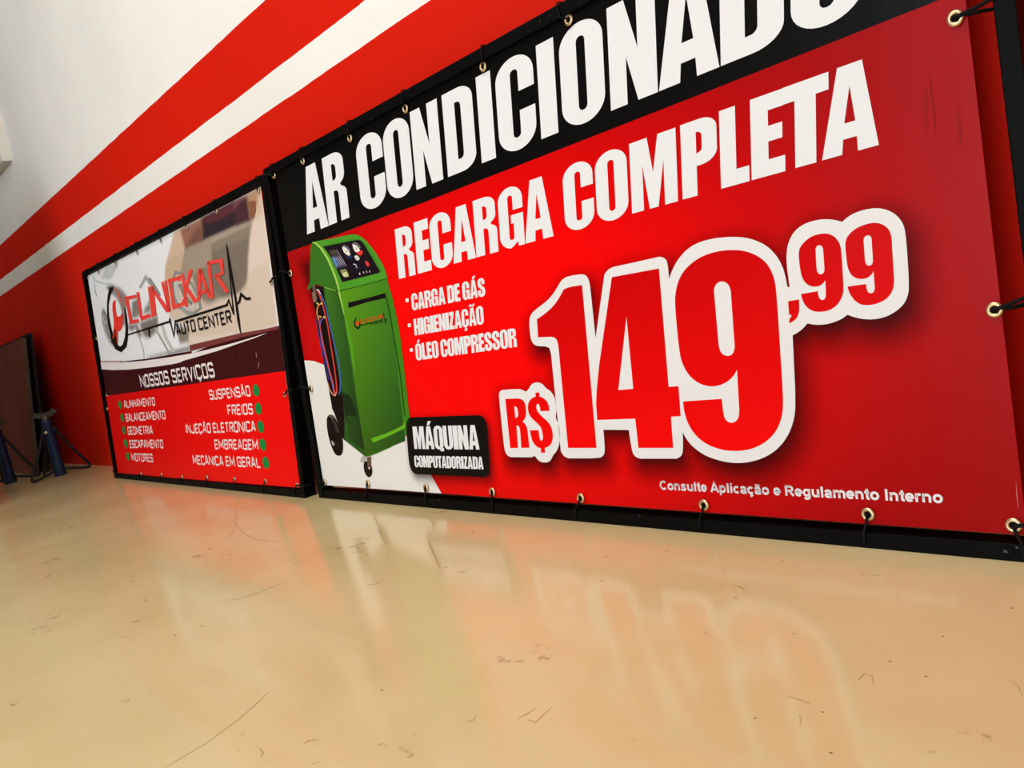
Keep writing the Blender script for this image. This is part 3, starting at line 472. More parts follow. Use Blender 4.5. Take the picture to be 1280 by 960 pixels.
["p", "grad", 4, [[[1.6562, 0.4637], [1.6556, 0.4616], [1.655, 0.4594], [1.6546, 0.4568], [1.6542, 0.4524], [1.6538, 0.445], [1.6538, 0.4356], [1.6541, 0.43], [1.6545, 0.4268], [1.655, 0.4239], [1.6557, 0.4213], [1.6566, 0.4188], [1.6576, 0.4166], [1.659, 0.4144], [1.6604, 0.4126], [1.662, 0.4108], [1.6638, 0.4094], [1.6658, 0.4081], [1.6679, 0.4071], [1.6701, 0.4062], [1.6724, 0.4056], [1.6748, 0.4054], [1.677, 0.4052], [1.679, 0.4052], [1.6808, 0.4054], [1.6823, 0.406], [1.6838, 0.4065], [1.6851, 0.4071], [1.6864, 0.4078], [1.6876, 0.4086], [1.6886, 0.4094], [1.6895, 0.4102], [1.6903, 0.4112], [1.6916, 0.4129], [1.6901, 0.3956], [1.6894, 0.3905], [1.689, 0.3882], [1.6884, 0.3872], [1.6879, 0.3862], [1.6873, 0.3853], [1.6866, 0.3846], [1.6857, 0.3841], [1.6849, 0.3837], [1.684, 0.3835], [1.6832, 0.3835], [1.6823, 0.3836], [1.6815, 0.3839], [1.6807, 0.3844], [1.68, 0.385], [1.6793, 0.3857], [1.6788, 0.3865], [1.6783, 0.3873], [1.678, 0.3882], [1.6778, 0.389], [1.6776, 0.3902], [1.6775, 0.3923], [1.6774, 0.398], [1.6495, 0.3973], [1.6499, 0.3929], [1.6503, 0.3903], [1.6508, 0.3881], [1.6515, 0.3858], [1.6524, 0.3832], [1.6534, 0.3809], [1.6547, 0.3787], [1.6561, 0.3766], [1.6577, 0.3748], [1.6595, 0.373], [1.6614, 0.3714], [1.6636, 0.37], [1.6658, 0.3689], [1.6682, 0.3679], [1.6708, 0.3672], [1.6734, 0.3666], [1.676, 0.3663], [1.6788, 0.3661], [1.6818, 0.366], [1.6847, 0.3661], [1.6877, 0.3663], [1.6907, 0.3668], [1.6937, 0.3676], [1.6966, 0.3686], [1.6995, 0.37], [1.7021, 0.3714], [1.7046, 0.3732], [1.7068, 0.375], [1.7089, 0.377], [1.7107, 0.3791], [1.7123, 0.3813], [1.7137, 0.3836], [1.7149, 0.3859], [1.7159, 0.3882], [1.7167, 0.3906], [1.7173, 0.3928], [1.7178, 0.395], [1.7184, 0.4], [1.7194, 0.4116], [1.7214, 0.4381], [1.722, 0.4497], [1.7222, 0.4548], [1.722, 0.457], [1.7218, 0.4593], [1.7212, 0.4616], [1.7206, 0.4638], [1.7196, 0.4661], [1.7186, 0.4682], [1.7175, 0.4703], [1.7162, 0.4722], [1.7146, 0.474], [1.713, 0.4756], [1.7111, 0.4771], [1.7091, 0.4784], [1.7069, 0.4796], [1.7045, 0.4806], [1.702, 0.4813], [1.6992, 0.4819], [1.6963, 0.4823], [1.6932, 0.4825], [1.6901, 0.4825], [1.6868, 0.4823], [1.6835, 0.482], [1.6801, 0.4813], [1.6768, 0.4802], [1.6734, 0.4789], [1.6701, 0.4772], [1.6671, 0.4756], [1.6646, 0.4738], [1.6624, 0.4722], [1.6606, 0.4705], [1.6591, 0.4688], [1.6578, 0.4672], [1.6568, 0.4654]], [[1.6829, 0.4618], [1.6842, 0.4638], [1.685, 0.4647], [1.6857, 0.4653], [1.6866, 0.4657], [1.6876, 0.466], [1.6886, 0.4661], [1.6895, 0.466], [1.6905, 0.4658], [1.6915, 0.4653], [1.6924, 0.4646], [1.693, 0.464], [1.6937, 0.4628], [1.6947, 0.4604], [1.6926, 0.4283], [1.6918, 0.4262], [1.6913, 0.4251], [1.6908, 0.4244], [1.6901, 0.4237], [1.6893, 0.4232], [1.6884, 0.4228], [1.6876, 0.4225], [1.6866, 0.4224], [1.6856, 0.4226], [1.6847, 0.4228], [1.6838, 0.4232], [1.683, 0.4238], [1.6824, 0.4244], [1.6818, 0.4253], [1.6812, 0.4263], [1.6808, 0.4274], [1.6806, 0.4288], [1.6805, 0.4317], [1.6808, 0.4385]]]],
["p", "grad", 4, [[[1.7307, 0.4641], [1.73, 0.4621], [1.7296, 0.46], [1.7292, 0.4574], [1.7288, 0.4525], [1.7283, 0.4358], [1.7284, 0.4297], [1.7287, 0.4264], [1.7291, 0.4239], [1.7296, 0.4215], [1.7304, 0.4192], [1.7312, 0.4171], [1.7321, 0.4152], [1.7333, 0.4134], [1.7347, 0.4118], [1.7363, 0.4104], [1.7382, 0.4091], [1.7401, 0.4081], [1.7421, 0.4072], [1.7442, 0.4065], [1.7463, 0.406], [1.7484, 0.4058], [1.7506, 0.4058], [1.7526, 0.406], [1.7546, 0.4062], [1.7564, 0.4068], [1.7582, 0.4074], [1.7597, 0.4084], [1.7611, 0.4094], [1.7623, 0.4105], [1.7633, 0.4114], [1.7643, 0.4126], [1.7657, 0.4147], [1.7642, 0.3894], [1.7635, 0.3873], [1.763, 0.3862], [1.7626, 0.3854], [1.7619, 0.3848], [1.7612, 0.3842], [1.7604, 0.3839], [1.7596, 0.3836], [1.7587, 0.3834], [1.7577, 0.3835], [1.7568, 0.3837], [1.756, 0.384], [1.7552, 0.3845], [1.7544, 0.3851], [1.7538, 0.3859], [1.7533, 0.3868], [1.753, 0.388], [1.7527, 0.3892], [1.7526, 0.3906], [1.7524, 0.3921], [1.7524, 0.394], [1.7526, 0.3977], [1.7244, 0.3981], [1.7248, 0.3945], [1.7252, 0.3923], [1.7256, 0.3903], [1.7263, 0.3881], [1.7272, 0.3858], [1.7282, 0.3835], [1.7292, 0.3813], [1.7306, 0.3792], [1.732, 0.3771], [1.7336, 0.3753], [1.7352, 0.3736], [1.7369, 0.3721], [1.7387, 0.3707], [1.7407, 0.3695], [1.743, 0.3686], [1.7455, 0.3678], [1.7482, 0.3673], [1.7511, 0.3669], [1.7541, 0.3667], [1.7573, 0.3667], [1.7607, 0.367], [1.764, 0.3674], [1.7672, 0.3681], [1.7704, 0.369], [1.7735, 0.37], [1.7764, 0.3713], [1.779, 0.3728], [1.7814, 0.3745], [1.7835, 0.3764], [1.7854, 0.3784], [1.7872, 0.3805], [1.7886, 0.3828], [1.7898, 0.385], [1.7908, 0.3874], [1.7916, 0.3898], [1.7923, 0.3928], [1.7931, 0.3981], [1.797, 0.4573], [1.7964, 0.4622], [1.7959, 0.4648], [1.7954, 0.4668], [1.7946, 0.4687], [1.7937, 0.4704], [1.7925, 0.4722], [1.7911, 0.4738], [1.7894, 0.4755], [1.7875, 0.4772], [1.7855, 0.4786], [1.7835, 0.4798], [1.7815, 0.4808], [1.7794, 0.4815], [1.7772, 0.4821], [1.7748, 0.4826], [1.7722, 0.4829], [1.7696, 0.483], [1.7667, 0.483], [1.7636, 0.4828], [1.7604, 0.4824], [1.757, 0.482], [1.7537, 0.4812], [1.7505, 0.4803], [1.7474, 0.4792], [1.7445, 0.4778], [1.7418, 0.4764], [1.7394, 0.4749], [1.7372, 0.4732], [1.7354, 0.4715], [1.7338, 0.4697], [1.7324, 0.4679], [1.7314, 0.466]], [[1.7571, 0.4616], [1.7583, 0.4638], [1.7591, 0.465], [1.7598, 0.4656], [1.7608, 0.4662], [1.7618, 0.4666], [1.7629, 0.4668], [1.7638, 0.4668], [1.7648, 0.4666], [1.7657, 0.4664], [1.7666, 0.4659], [1.7672, 0.4652], [1.7679, 0.4642], [1.7689, 0.4622], [1.7668, 0.4294], [1.766, 0.427], [1.7655, 0.4258], [1.7649, 0.425], [1.7642, 0.4244], [1.7633, 0.4238], [1.7624, 0.4235], [1.7615, 0.4233], [1.7605, 0.4233], [1.7596, 0.4235], [1.7587, 0.4238], [1.7579, 0.4244], [1.7572, 0.425], [1.7567, 0.4256], [1.7562, 0.4265], [1.7559, 0.4274], [1.7556, 0.4288], [1.7553, 0.4313]]]],
["p", "grad", 4, [[[1.6264, 0.3891], [1.6451, 0.3897], [1.6443, 0.3808], [1.6437, 0.3763], [1.6431, 0.3732], [1.6424, 0.3704], [1.6414, 0.3682], [1.6404, 0.366], [1.6393, 0.3642], [1.638, 0.3624], [1.6364, 0.3608], [1.6346, 0.3594], [1.6326, 0.358], [1.6294, 0.3566], [1.6233, 0.3544], [1.6238, 0.358], [1.6242, 0.3598], [1.6248, 0.3609], [1.6254, 0.3618], [1.6263, 0.3625], [1.627, 0.3632], [1.6276, 0.364], [1.6282, 0.3651], [1.6291, 0.3673], [1.6248, 0.3678]]]],
["p", "grad", 4, [[[0.9201, 0.2647], [0.9518, 0.2642], [0.9616, 0.2638], [0.9661, 0.2634], [0.9687, 0.2629], [0.9711, 0.2623], [0.9733, 0.2614], [0.9753, 0.2604], [0.9772, 0.2591], [0.9787, 0.2576], [0.98, 0.256], [0.981, 0.254], [0.9816, 0.252], [0.9821, 0.2496], [0.9824, 0.2471], [0.9825, 0.2443], [0.9824, 0.2414], [0.9822, 0.2384], [0.9816, 0.2354], [0.981, 0.2324], [0.9801, 0.2295], [0.9792, 0.2268], [0.978, 0.2244], [0.9769, 0.2224], [0.9756, 0.2206], [0.9741, 0.219], [0.9724, 0.2172], [0.9698, 0.2152], [0.9649, 0.2115], [0.969, 0.2096], [0.971, 0.2082], [0.9724, 0.2067], [0.9736, 0.205], [0.9747, 0.203], [0.9755, 0.2008], [0.976, 0.1985], [0.9763, 0.196], [0.9764, 0.1932], [0.9762, 0.189], [0.9758, 0.1805], [0.9737, 0.1544], [0.9472, 0.1539], [0.9508, 0.1806], [0.9521, 0.1919], [0.9523, 0.1956], [0.9522, 0.1976], [0.952, 0.1994], [0.9513, 0.201], [0.9499, 0.2034], [0.943, 0.2043], [0.9365, 0.1539], [0.9104, 0.1536]], [[0.946, 0.2473], [0.9498, 0.2463], [0.9516, 0.2456], [0.9527, 0.245], [0.9536, 0.244], [0.9543, 0.243], [0.9548, 0.2415], [0.955, 0.2396], [0.9552, 0.2374], [0.9552, 0.2346], [0.9551, 0.2322], [0.9548, 0.2302], [0.9544, 0.2284], [0.9539, 0.2268], [0.9532, 0.2255], [0.9522, 0.2244], [0.9512, 0.2234], [0.95, 0.2228], [0.9488, 0.2222], [0.9475, 0.2217], [0.946, 0.2214], [0.9434, 0.2212]]]],
["p", "grad", 4, [[[1.0538, 0.2333], [1.0542, 0.2391], [1.0542, 0.2422], [1.0539, 0.2448], [1.0534, 0.2472], [1.0526, 0.2494], [1.0516, 0.2516], [1.0503, 0.2538], [1.0486, 0.2557], [1.0465, 0.2576], [1.0444, 0.2592], [1.0422, 0.2606], [1.04, 0.2618], [1.0366, 0.2632], [1.0342, 0.2641], [1.0327, 0.2645], [1.0305, 0.2649], [1.0315, 0.2737], [1.0198, 0.274], [1.0189, 0.2654], [1.0123, 0.2641], [1.0088, 0.2632], [1.0061, 0.2623], [1.0036, 0.2611], [1.001, 0.2597], [0.9988, 0.2581], [0.9967, 0.2563], [0.9948, 0.2543], [0.9931, 0.252], [0.9916, 0.2496], [0.9904, 0.247], [0.9894, 0.2445], [0.9888, 0.2419], [0.9884, 0.2392], [0.9882, 0.2366], [0.9884, 0.2338], [0.989, 0.2312], [0.9898, 0.2286], [0.9909, 0.226], [0.9924, 0.2236], [0.9941, 0.2214], [0.9962, 0.2191], [0.9985, 0.2169], [1.0019, 0.2142], [1.0085, 0.2093], [1.0141, 0.2047], [1.0167, 0.2022], [1.0184, 0.2001], [1.0196, 0.1981], [1.0205, 0.1962], [1.0211, 0.194], [1.0216, 0.1918], [1.0218, 0.1893], [1.0219, 0.1853], [1.0218, 0.1819], [1.0216, 0.1797], [1.0213, 0.1778], [1.0209, 0.176], [1.0203, 0.1745], [1.0195, 0.1731], [1.0186, 0.172], [1.0176, 0.1711], [1.0167, 0.1704], [1.0154, 0.17], [1.0131, 0.1697], [1.0117, 0.1717], [1.011, 0.1734], [1.0107, 0.1756], [1.0105, 0.179], [1.0107, 0.1863], [1.0109, 0.1929], [0.9842, 0.1929], [0.9841, 0.1867], [0.9842, 0.1832], [0.9846, 0.1789], [0.9852, 0.1744], [0.9859, 0.1716], [0.987, 0.1688], [0.9883, 0.1663], [0.9899, 0.1639], [0.9917, 0.1618], [0.9936, 0.1599], [0.9957, 0.1582], [0.9979, 0.1569], [1.0001, 0.1558], [1.0022, 0.1549], [1.0046, 0.1541], [1.0087, 0.1532], [1.0088, 0.1432], [1.0207, 0.1437], [1.0219, 0.1537], [1.0284, 0.1554], [1.0319, 0.1566], [1.0346, 0.1577], [1.0371, 0.1589], [1.0394, 0.1603], [1.0416, 0.162], [1.0438, 0.1638], [1.0456, 0.166], [1.0474, 0.1683], [1.0488, 0.1708], [1.0502, 0.1734], [1.0512, 0.1762], [1.052, 0.179], [1.0526, 0.182], [1.0528, 0.1848], [1.0529, 0.1878], [1.0528, 0.1906], [1.0524, 0.1934], [1.0519, 0.1961], [1.0512, 0.1986], [1.0503, 0.2008], [1.0492, 0.2031], [1.0477, 0.2054], [1.046, 0.2075], [1.044, 0.2096], [1.0418, 0.2116], [1.0394, 0.2138], [1.0361, 0.2164], [1.0318, 0.2196], [1.0279, 0.2228], [1.0242, 0.226], [1.0215, 0.2286], [1.0197, 0.2305], [1.0182, 0.2324], [1.0171, 0.2342], [1.0162, 0.2361], [1.0157, 0.238], [1.0154, 0.24], [1.0156, 0.242], [1.0158, 0.2438], [1.0163, 0.2453], [1.017, 0.2466], [1.0178, 0.2475], [1.0188, 0.2483], [1.0198, 0.2488], [1.0212, 0.2492], [1.0237, 0.2495], [1.0251, 0.2475], [1.0258, 0.2461], [1.0262, 0.2448], [1.0265, 0.2432], [1.0267, 0.2406], [1.0268, 0.2375], [1.0267, 0.2335]]]],
["r", "#8E090D", 3, [[1.8729, 0.6586], [1.8703, 0.6362], [1.8713, 0.6182], [1.8708, 0.5853]], [[1.8735, 0.6585], [1.8724, 0.6358], [1.8738, 0.6178], [1.8716, 0.5851]], false],
["r", "#930A0E", 3, [[1.8665, 0.6464], [1.861, 0.6215], [1.8594, 0.5885]], [[1.8671, 0.6462], [1.8643, 0.6205], [1.8602, 0.5883]], false],
["r", "#930A0E", 3, [[1.8996, 0.6119], [1.8993, 0.5835], [1.8988, 0.5577]], [[1.9002, 0.6118], [1.9033, 0.5829], [1.9, 0.5575]], false],
["r", "#D88078", 3, [[1.9171, 0.1078], [1.916, 0.0907], [1.9162, 0.0719]], [[1.9174, 0.1079], [1.9169, 0.0908], [1.9166, 0.072]], false],
["p", "#170D0C", 3, [[[0.1555, 0.6261], [0.2286, 0.6165], [0.221, 0.5737], [0.2192, 0.5491], [0.2206, 0.5286], [0.2244, 0.5073], [0.2306, 0.4852], [0.2354, 0.4642], [0.239, 0.4444], [0.2411, 0.4255], [0.2419, 0.4078], [0.2417, 0.3909], [0.2405, 0.3749], [0.2383, 0.3598], [0.235, 0.3454], [0.2323, 0.3299], [0.229, 0.3046], [0.227, 0.2754], [0.2255, 0.2603], [0.2227, 0.244], [0.2177, 0.2394], [0.2148, 0.2252], [0.2129, 0.208], [0.2099, 0.1706], [0.1993, 0.1744], [0.1942, 0.1765], [0.1911, 0.1783], [0.1885, 0.1806], [0.1853, 0.185], [0.1706, 0.2367], [0.1648, 0.253], [0.1608, 0.2618], [0.1545, 0.272], [0.1562, 0.2749], [0.1557, 0.3368], [0.1531, 0.3816], [0.1531, 0.4223], [0.1557, 0.4994], [0.1563, 0.5212], [0.1557, 0.5404], [0.1534, 0.5763], [0.1521, 0.5936], [0.1517, 0.6025], [0.152, 0.6087], [0.153, 0.6154]]]],
["p", "#2C5A1C", 4, [[[0.2266, 0.6168], [0.289, 0.5972], [0.3077, 0.5925], [0.3088, 0.5352], [0.3092, 0.4456], [0.3103, 0.3575], [0.3066, 0.2723], [0.3058, 0.2289], [0.3065, 0.2063], [0.306, 0.1916], [0.3047, 0.1772], [0.3016, 0.1596], [0.2943, 0.1285], [0.1951, 0.1766], [0.2076, 0.2106], [0.2139, 0.2308], [0.2181, 0.2487], [0.2224, 0.2732], [0.2288, 0.3197], [0.2353, 0.3532], [0.2377, 0.3727], [0.238, 0.3894], [0.2372, 0.4069], [0.234, 0.4345], [0.2296, 0.459], [0.2264, 0.4744], [0.2228, 0.4886], [0.2203, 0.503], [0.2188, 0.5173], [0.2184, 0.5317], [0.2195, 0.5532], [0.2218, 0.5799]]]],
["p", "#1C2E14", 6, [[[0.2282, 0.3154], [0.2684, 0.3027], [0.2794, 0.2771], [0.2841, 0.265], [0.2862, 0.2576], [0.2869, 0.2516], [0.2857, 0.2445], [0.2252, 0.2463], [0.271, 0.1949], [0.2591, 0.2072], [0.252, 0.2139], [0.2458, 0.2192], [0.2374, 0.2256], [0.2214, 0.2369]]]],
["p", "#3F821C", 4, [[[0.308, 0.5932], [0.5434, 0.5915], [0.5455, 0.5742], [0.5467, 0.5659], [0.5477, 0.5608], [0.549, 0.5565], [0.5512, 0.5512], [0.5563, 0.5042], [0.5581, 0.4771], [0.5583, 0.454], [0.5569, 0.4235], [0.5525, 0.3666], [0.5401, 0.2371], [0.5399, 0.2325], [0.5114, 0.1871], [0.4704, 0.168], [0.423, 0.154], [0.3554, 0.1385], [0.3148, 0.1302], [0.2943, 0.1285], [0.3016, 0.1596], [0.305, 0.1786], [0.3069, 0.1958], [0.3084, 0.2199], [0.3099, 0.2663], [0.3103, 0.3575], [0.3131, 0.4452], [0.3092, 0.4456], [0.3088, 0.5352], [0.3058, 0.5928]]]],
["g", ["#5C981A", "#428220", "#244C1B", "#365F13"], 4.5, [[0.315, 0.59], [0.5433, 0.5911], [0.5027, 0.1724], [0.2945, 0.1289]]],
["g", ["#3E7620", "#33601C", "#1C3216", "#264A18"], 4.5, [[0.23, 0.6142], [0.2925, 0.5957], [0.2965, 0.1477], [0.2234, 0.1738]]],
["p", "#569C1C", 6, [[[0.3058, 0.5928], [0.315, 0.59], [0.3204, 0.5338], [0.326, 0.4831], [0.328, 0.4567], [0.3283, 0.4377], [0.3274, 0.4204], [0.3252, 0.405], [0.3229, 0.3918], [0.3204, 0.3811], [0.317, 0.3712], [0.3103, 0.3575], [0.3131, 0.4452], [0.3092, 0.4456], [0.3088, 0.5352]]]],
["p", "#387020", 5, [[[0.2195, 0.7436], [0.2159, 0.7447], [0.2126, 0.7453], [0.2095, 0.7454], [0.2066, 0.7451], [0.2039, 0.7441], [0.2012, 0.7426], [0.1987, 0.7404], [0.1963, 0.7377], [0.1932, 0.7326], [0.1895, 0.7252], [0.1851, 0.7155], [0.1775, 0.6975], [0.1687, 0.6742], [0.1631, 0.6572], [0.1587, 0.6478], [0.1537, 0.6401], [0.1465, 0.6333], [0.1324, 0.6243], [0.134, 0.6202], [0.1482, 0.6222], [0.1559, 0.6236], [0.1619, 0.625], [0.1678, 0.6269], [0.1735, 0.6291], [0.1807, 0.6297], [0.1894, 0.6287], [0.2024, 0.6251], [0.2284, 0.6158], [0.2735, 0.601], [0.2884, 0.5967], [0.297, 0.5948], [0.308, 0.5932], [0.3003, 0.6188], [0.2872, 0.6549], [0.2798, 0.6733], [0.2737, 0.686], [0.2676, 0.6971], [0.2615, 0.7065], [0.2554, 0.7148], [0.2494, 0.7219], [0.2435, 0.7278], [0.2376, 0.7325], [0.2323, 0.7365], [0.2275, 0.7396], [0.2232, 0.742]]]],
["p", "#4E982A", 5, [[[0.2138, 0.746], [0.3038, 0.7371], [0.3876, 0.7305], [0.4125, 0.728], [0.4235, 0.7266], [0.4288, 0.7255], [0.4338, 0.7242], [0.4382, 0.7229], [0.4423, 0.7214], [0.4478, 0.7191], [0.455, 0.7155], [0.4603, 0.7125], [0.4646, 0.7096], [0.472, 0.7039], [0.4817, 0.6956], [0.4878, 0.6898], [0.4936, 0.684], [0.4991, 0.6779], [0.5068, 0.6684], [0.5163, 0.6562], [0.5249, 0.6441], [0.5302, 0.6357], [0.5334, 0.6303], [0.5374, 0.6224], [0.5403, 0.6159], [0.5418, 0.6119], [0.543, 0.6084], [0.5437, 0.605], [0.5442, 0.6019], [0.5442, 0.5982], [0.5436, 0.5918], [0.308, 0.5932], [0.3003, 0.6188], [0.2872, 0.6549], [0.2798, 0.6733], [0.2737, 0.686], [0.2676, 0.6971], [0.2615, 0.7065], [0.2554, 0.7148], [0.2494, 0.7219], [0.2435, 0.7278], [0.2376, 0.7325], [0.2323, 0.7365], [0.2275, 0.7396], [0.2223, 0.7424]]]],
["p", "#3F8A22", 6, [[[0.2542, 0.7266], [0.3276, 0.7234], [0.407, 0.7161], [0.4307, 0.7132], [0.4412, 0.7114], [0.4462, 0.71], [0.4514, 0.7079], [0.4566, 0.7054], [0.4618, 0.7023], [0.4672, 0.6986], [0.4728, 0.694], [0.4786, 0.6882], [0.4849, 0.6815], [0.4914, 0.6738], [0.4976, 0.6656], [0.5034, 0.657], [0.5088, 0.6479], [0.5164, 0.6336], [0.5208, 0.6242], [0.5228, 0.6188], [0.5247, 0.612], [0.5175, 0.6113], [0.5183, 0.614], [0.4942, 0.653], [0.4818, 0.672], [0.4728, 0.6838], [0.4648, 0.693], [0.4541, 0.7026], [0.414, 0.7101], [0.3658, 0.7152], [0.2615, 0.7232]]]],
["r", "#A5D25A", 7, [[0.2082, 0.7446], [0.2235, 0.7375], [0.2456, 0.7201], [0.27, 0.689], [0.287, 0.6532], [0.297, 0.6227], [0.3033, 0.5933]], [[0.2102, 0.7462], [0.2295, 0.7405], [0.2547, 0.722], [0.2799, 0.6899], [0.2962, 0.6536], [0.3064, 0.6228], [0.3111, 0.5933]], false],
["r", "#A5D25A", 7, [[0.2996, 0.5931], [0.3052, 0.5582], [0.3091, 0.5288]], [[0.3082, 0.593], [0.3115, 0.5581], [0.3122, 0.5288]], false],
["r", "#2A5D18", 7, [[0.2882, 0.595], [0.3079, 0.5922], [0.4317, 0.5902], [0.5436, 0.5905]], [[0.2889, 0.597], [0.3081, 0.5942], [0.4314, 0.5921], [0.5433, 0.5924]], false],
["r", "#9CC860", 7, [[0.2314, 0.6135], [0.288, 0.5959]], [[0.2328, 0.6149], [0.2895, 0.5973]], false],
["p", "#191019", 7, [[[0.2615, 0.7232], [0.3571, 0.7159], [0.4076, 0.7121], [0.4311, 0.7097], [0.4442, 0.7075], [0.4527, 0.7051], [0.4564, 0.7024], [0.4599, 0.6996], [0.463, 0.6965], [0.4659, 0.6933], [0.4698, 0.6882], [0.4839, 0.6671], [0.5183, 0.614], [0.5137, 0.6103], [0.329, 0.6141], [0.3182, 0.6392], [0.3117, 0.6531], [0.3032, 0.6696], [0.2934, 0.6861], [0.2872, 0.6956], [0.2811, 0.7037], [0.274, 0.7116]]]],
["p", "#150E10", 7, [[[0.3417, 0.5563], [0.439, 0.556], [0.527, 0.5565], [0.5243, 0.5444], [0.4357, 0.5455], [0.3388, 0.5414]]]],
["r", "#1E3F14", 7, [[0.5248, 0.5441], [0.5277, 0.4906], [0.5293, 0.4258], [0.5286, 0.4259], [0.5284, 0.343], [0.518, 0.2376]], [[0.5285, 0.544], [0.5314, 0.4906], [0.5331, 0.4233], [0.5324, 0.4234], [0.5322, 0.343], [0.5218, 0.2377]], false],
["p", "#66B020", 7, [[[0.3392, 0.1808], [0.4025, 0.1906], [0.4436, 0.1988], [0.5038, 0.2137], [0.5135, 0.2234], [0.5174, 0.2193], [0.5127, 0.2066], [0.4283, 0.1857], [0.3468, 0.1684]]]],
["r", "#8F8C92", 8, [[0.3599, 0.7025], [0.3717, 0.7055], [0.3853, 0.6989], [0.3945, 0.6864]], [[0.3578, 0.7044], [0.3718, 0.708], [0.3883, 0.6999], [0.3979, 0.6869]], false],
["p", "#E6E2DA", 8, [[[0.359, 0.7038], [0.3635, 0.7041], [0.366, 0.7041], [0.3682, 0.7038], [0.3703, 0.7032], [0.3725, 0.7026], [0.3747, 0.7016], [0.377, 0.7003], [0.3794, 0.6988], [0.3817, 0.6972], [0.3839, 0.6953], [0.386, 0.6933], [0.3878, 0.6912], [0.3902, 0.6877], [0.392, 0.6848], [0.3932, 0.6826], [0.3948, 0.6789], [0.3908, 0.6772], [0.3883, 0.6767], [0.386, 0.6769], [0.3835, 0.6776], [0.3808, 0.6787], [0.3781, 0.68], [0.3756, 0.6814], [0.3731, 0.6829], [0.3707, 0.6844], [0.3686, 0.6861], [0.3667, 0.6878], [0.365, 0.6894], [0.3637, 0.6911], [0.3625, 0.6931], [0.3615, 0.6952], [0.3605, 0.6982]]]],
["r", "#26201E", 9, [[0.3731, 0.6882], [0.3839, 0.6903]], [[0.3719, 0.6895], [0.3827, 0.6916]], false],
["r", "#8F8C92", 8, [[0.4107, 0.7003], [0.423, 0.7035], [0.4364, 0.6975], [0.4455, 0.6862]], [[0.4087, 0.7021], [0.423, 0.7059], [0.4392, 0.6986], [0.4487, 0.6867]], false],
["p", "#E6E2DA", 8, [[[0.4124, 0.7013], [0.4176, 0.7011], [0.4206, 0.7008], [0.4232, 0.7], [0.4257, 0.699], [0.4283, 0.6977], [0.4308, 0.6962], [0.433, 0.6946], [0.4352, 0.6929], [0.4373, 0.6911], [0.439, 0.6892], [0.4404, 0.6873], [0.4416, 0.6848], [0.4433, 0.6803], [0.4387, 0.6791], [0.4359, 0.6786], [0.4332, 0.6785], [0.4303, 0.6785], [0.4271, 0.6788], [0.4242, 0.6794], [0.4218, 0.6804], [0.4196, 0.6818], [0.4178, 0.6836], [0.4163, 0.6854], [0.4151, 0.6873], [0.4142, 0.6891], [0.4135, 0.6909], [0.413, 0.6928], [0.4128, 0.6946], [0.4126, 0.697]]]],
["r", "#26201E", 9, [[0.4236, 0.6863], [0.4332, 0.6891]], [[0.4222, 0.6875], [0.4318, 0.6903]], false],
["p", "#E0352E", 9, [[[0.4221, 0.6787], [0.4293, 0.6779], [0.4331, 0.6778], [0.4358, 0.6781], [0.4384, 0.6786], [0.4407, 0.6795], [0.4431, 0.68], [0.4455, 0.6803], [0.4486, 0.6801], [0.4541, 0.6793], [0.4558, 0.6731], [0.4528, 0.6703], [0.4508, 0.669], [0.4488, 0.6683], [0.4465, 0.6678], [0.4438, 0.6675], [0.4411, 0.6677], [0.4384, 0.6683], [0.4356, 0.6693], [0.4328, 0.6708], [0.4303, 0.6722], [0.4281, 0.6737], [0.4258, 0.6755]]]],
["p", "#22355F", 8, [[[0.3738, 0.6775], [0.3876, 0.6758], [0.4018, 0.6747], [0.4024, 0.6706], [0.3965, 0.669], [0.393, 0.6685], [0.3898, 0.6686], [0.3856, 0.6692], [0.3774, 0.6709]]]],
["p", "#E6E2DA", 8, [[[0.4119, 0.6703], [0.4165, 0.6714], [0.419, 0.6716], [0.4211, 0.6715], [0.4232, 0.671], [0.4253, 0.6703], [0.4274, 0.6693], [0.4292, 0.6682], [0.4314, 0.6664], [0.4351, 0.663], [0.4346, 0.6591], [0.4283, 0.6579], [0.425, 0.6576], [0.4226, 0.6579], [0.4204, 0.6585], [0.4186, 0.6594], [0.4169, 0.6607], [0.4154, 0.6624], [0.414, 0.665]]]],
["r", "#26201E", 9, [[0.4194, 0.6621], [0.4285, 0.6635]], [[0.4184, 0.6634], [0.4275, 0.6648]], false],
["p", "#D63A3C", 8, [[[0.4577, 0.6502], [0.4636, 0.6492], [0.4666, 0.6485], [0.4684, 0.6477], [0.47, 0.6467], [0.4714, 0.6455], [0.4726, 0.6442], [0.4737, 0.6429], [0.4751, 0.641], [0.4775, 0.6375], [0.4678, 0.6335], [0.464, 0.636], [0.4622, 0.6378], [0.4609, 0.64], [0.4596, 0.6433]]]],
["r", "#B9C3DA", 8, [[0.3995, 0.6505], [0.409, 0.6484], [0.4134, 0.6402]], [[0.4006, 0.6527], [0.4125, 0.65], [0.4175, 0.6406]], false],
["r", "#3B4A86", 8, [[0.4056, 0.6381], [0.4224, 0.6373]], [[0.4054, 0.64], [0.4222, 0.6393]], false],
["p", "#8C8860", 8, [[[0.3282, 0.6475], [0.3593, 0.6455], [0.3646, 0.6384], [0.367, 0.6347], [0.3684, 0.632], [0.3692, 0.6288], [0.3697, 0.6236], [0.3587, 0.6236], [0.353, 0.624], [0.3491, 0.6247], [0.3456, 0.6258], [0.3427, 0.6273], [0.3401, 0.6289], [0.338, 0.6308], [0.336, 0.6334], [0.3332, 0.6385]]]],
["p", "#CFD08E", 9, [[[0.34, 0.6385], [0.3623, 0.6369], [0.367, 0.625], [0.3504, 0.6246], [0.3408, 0.6291]]]],
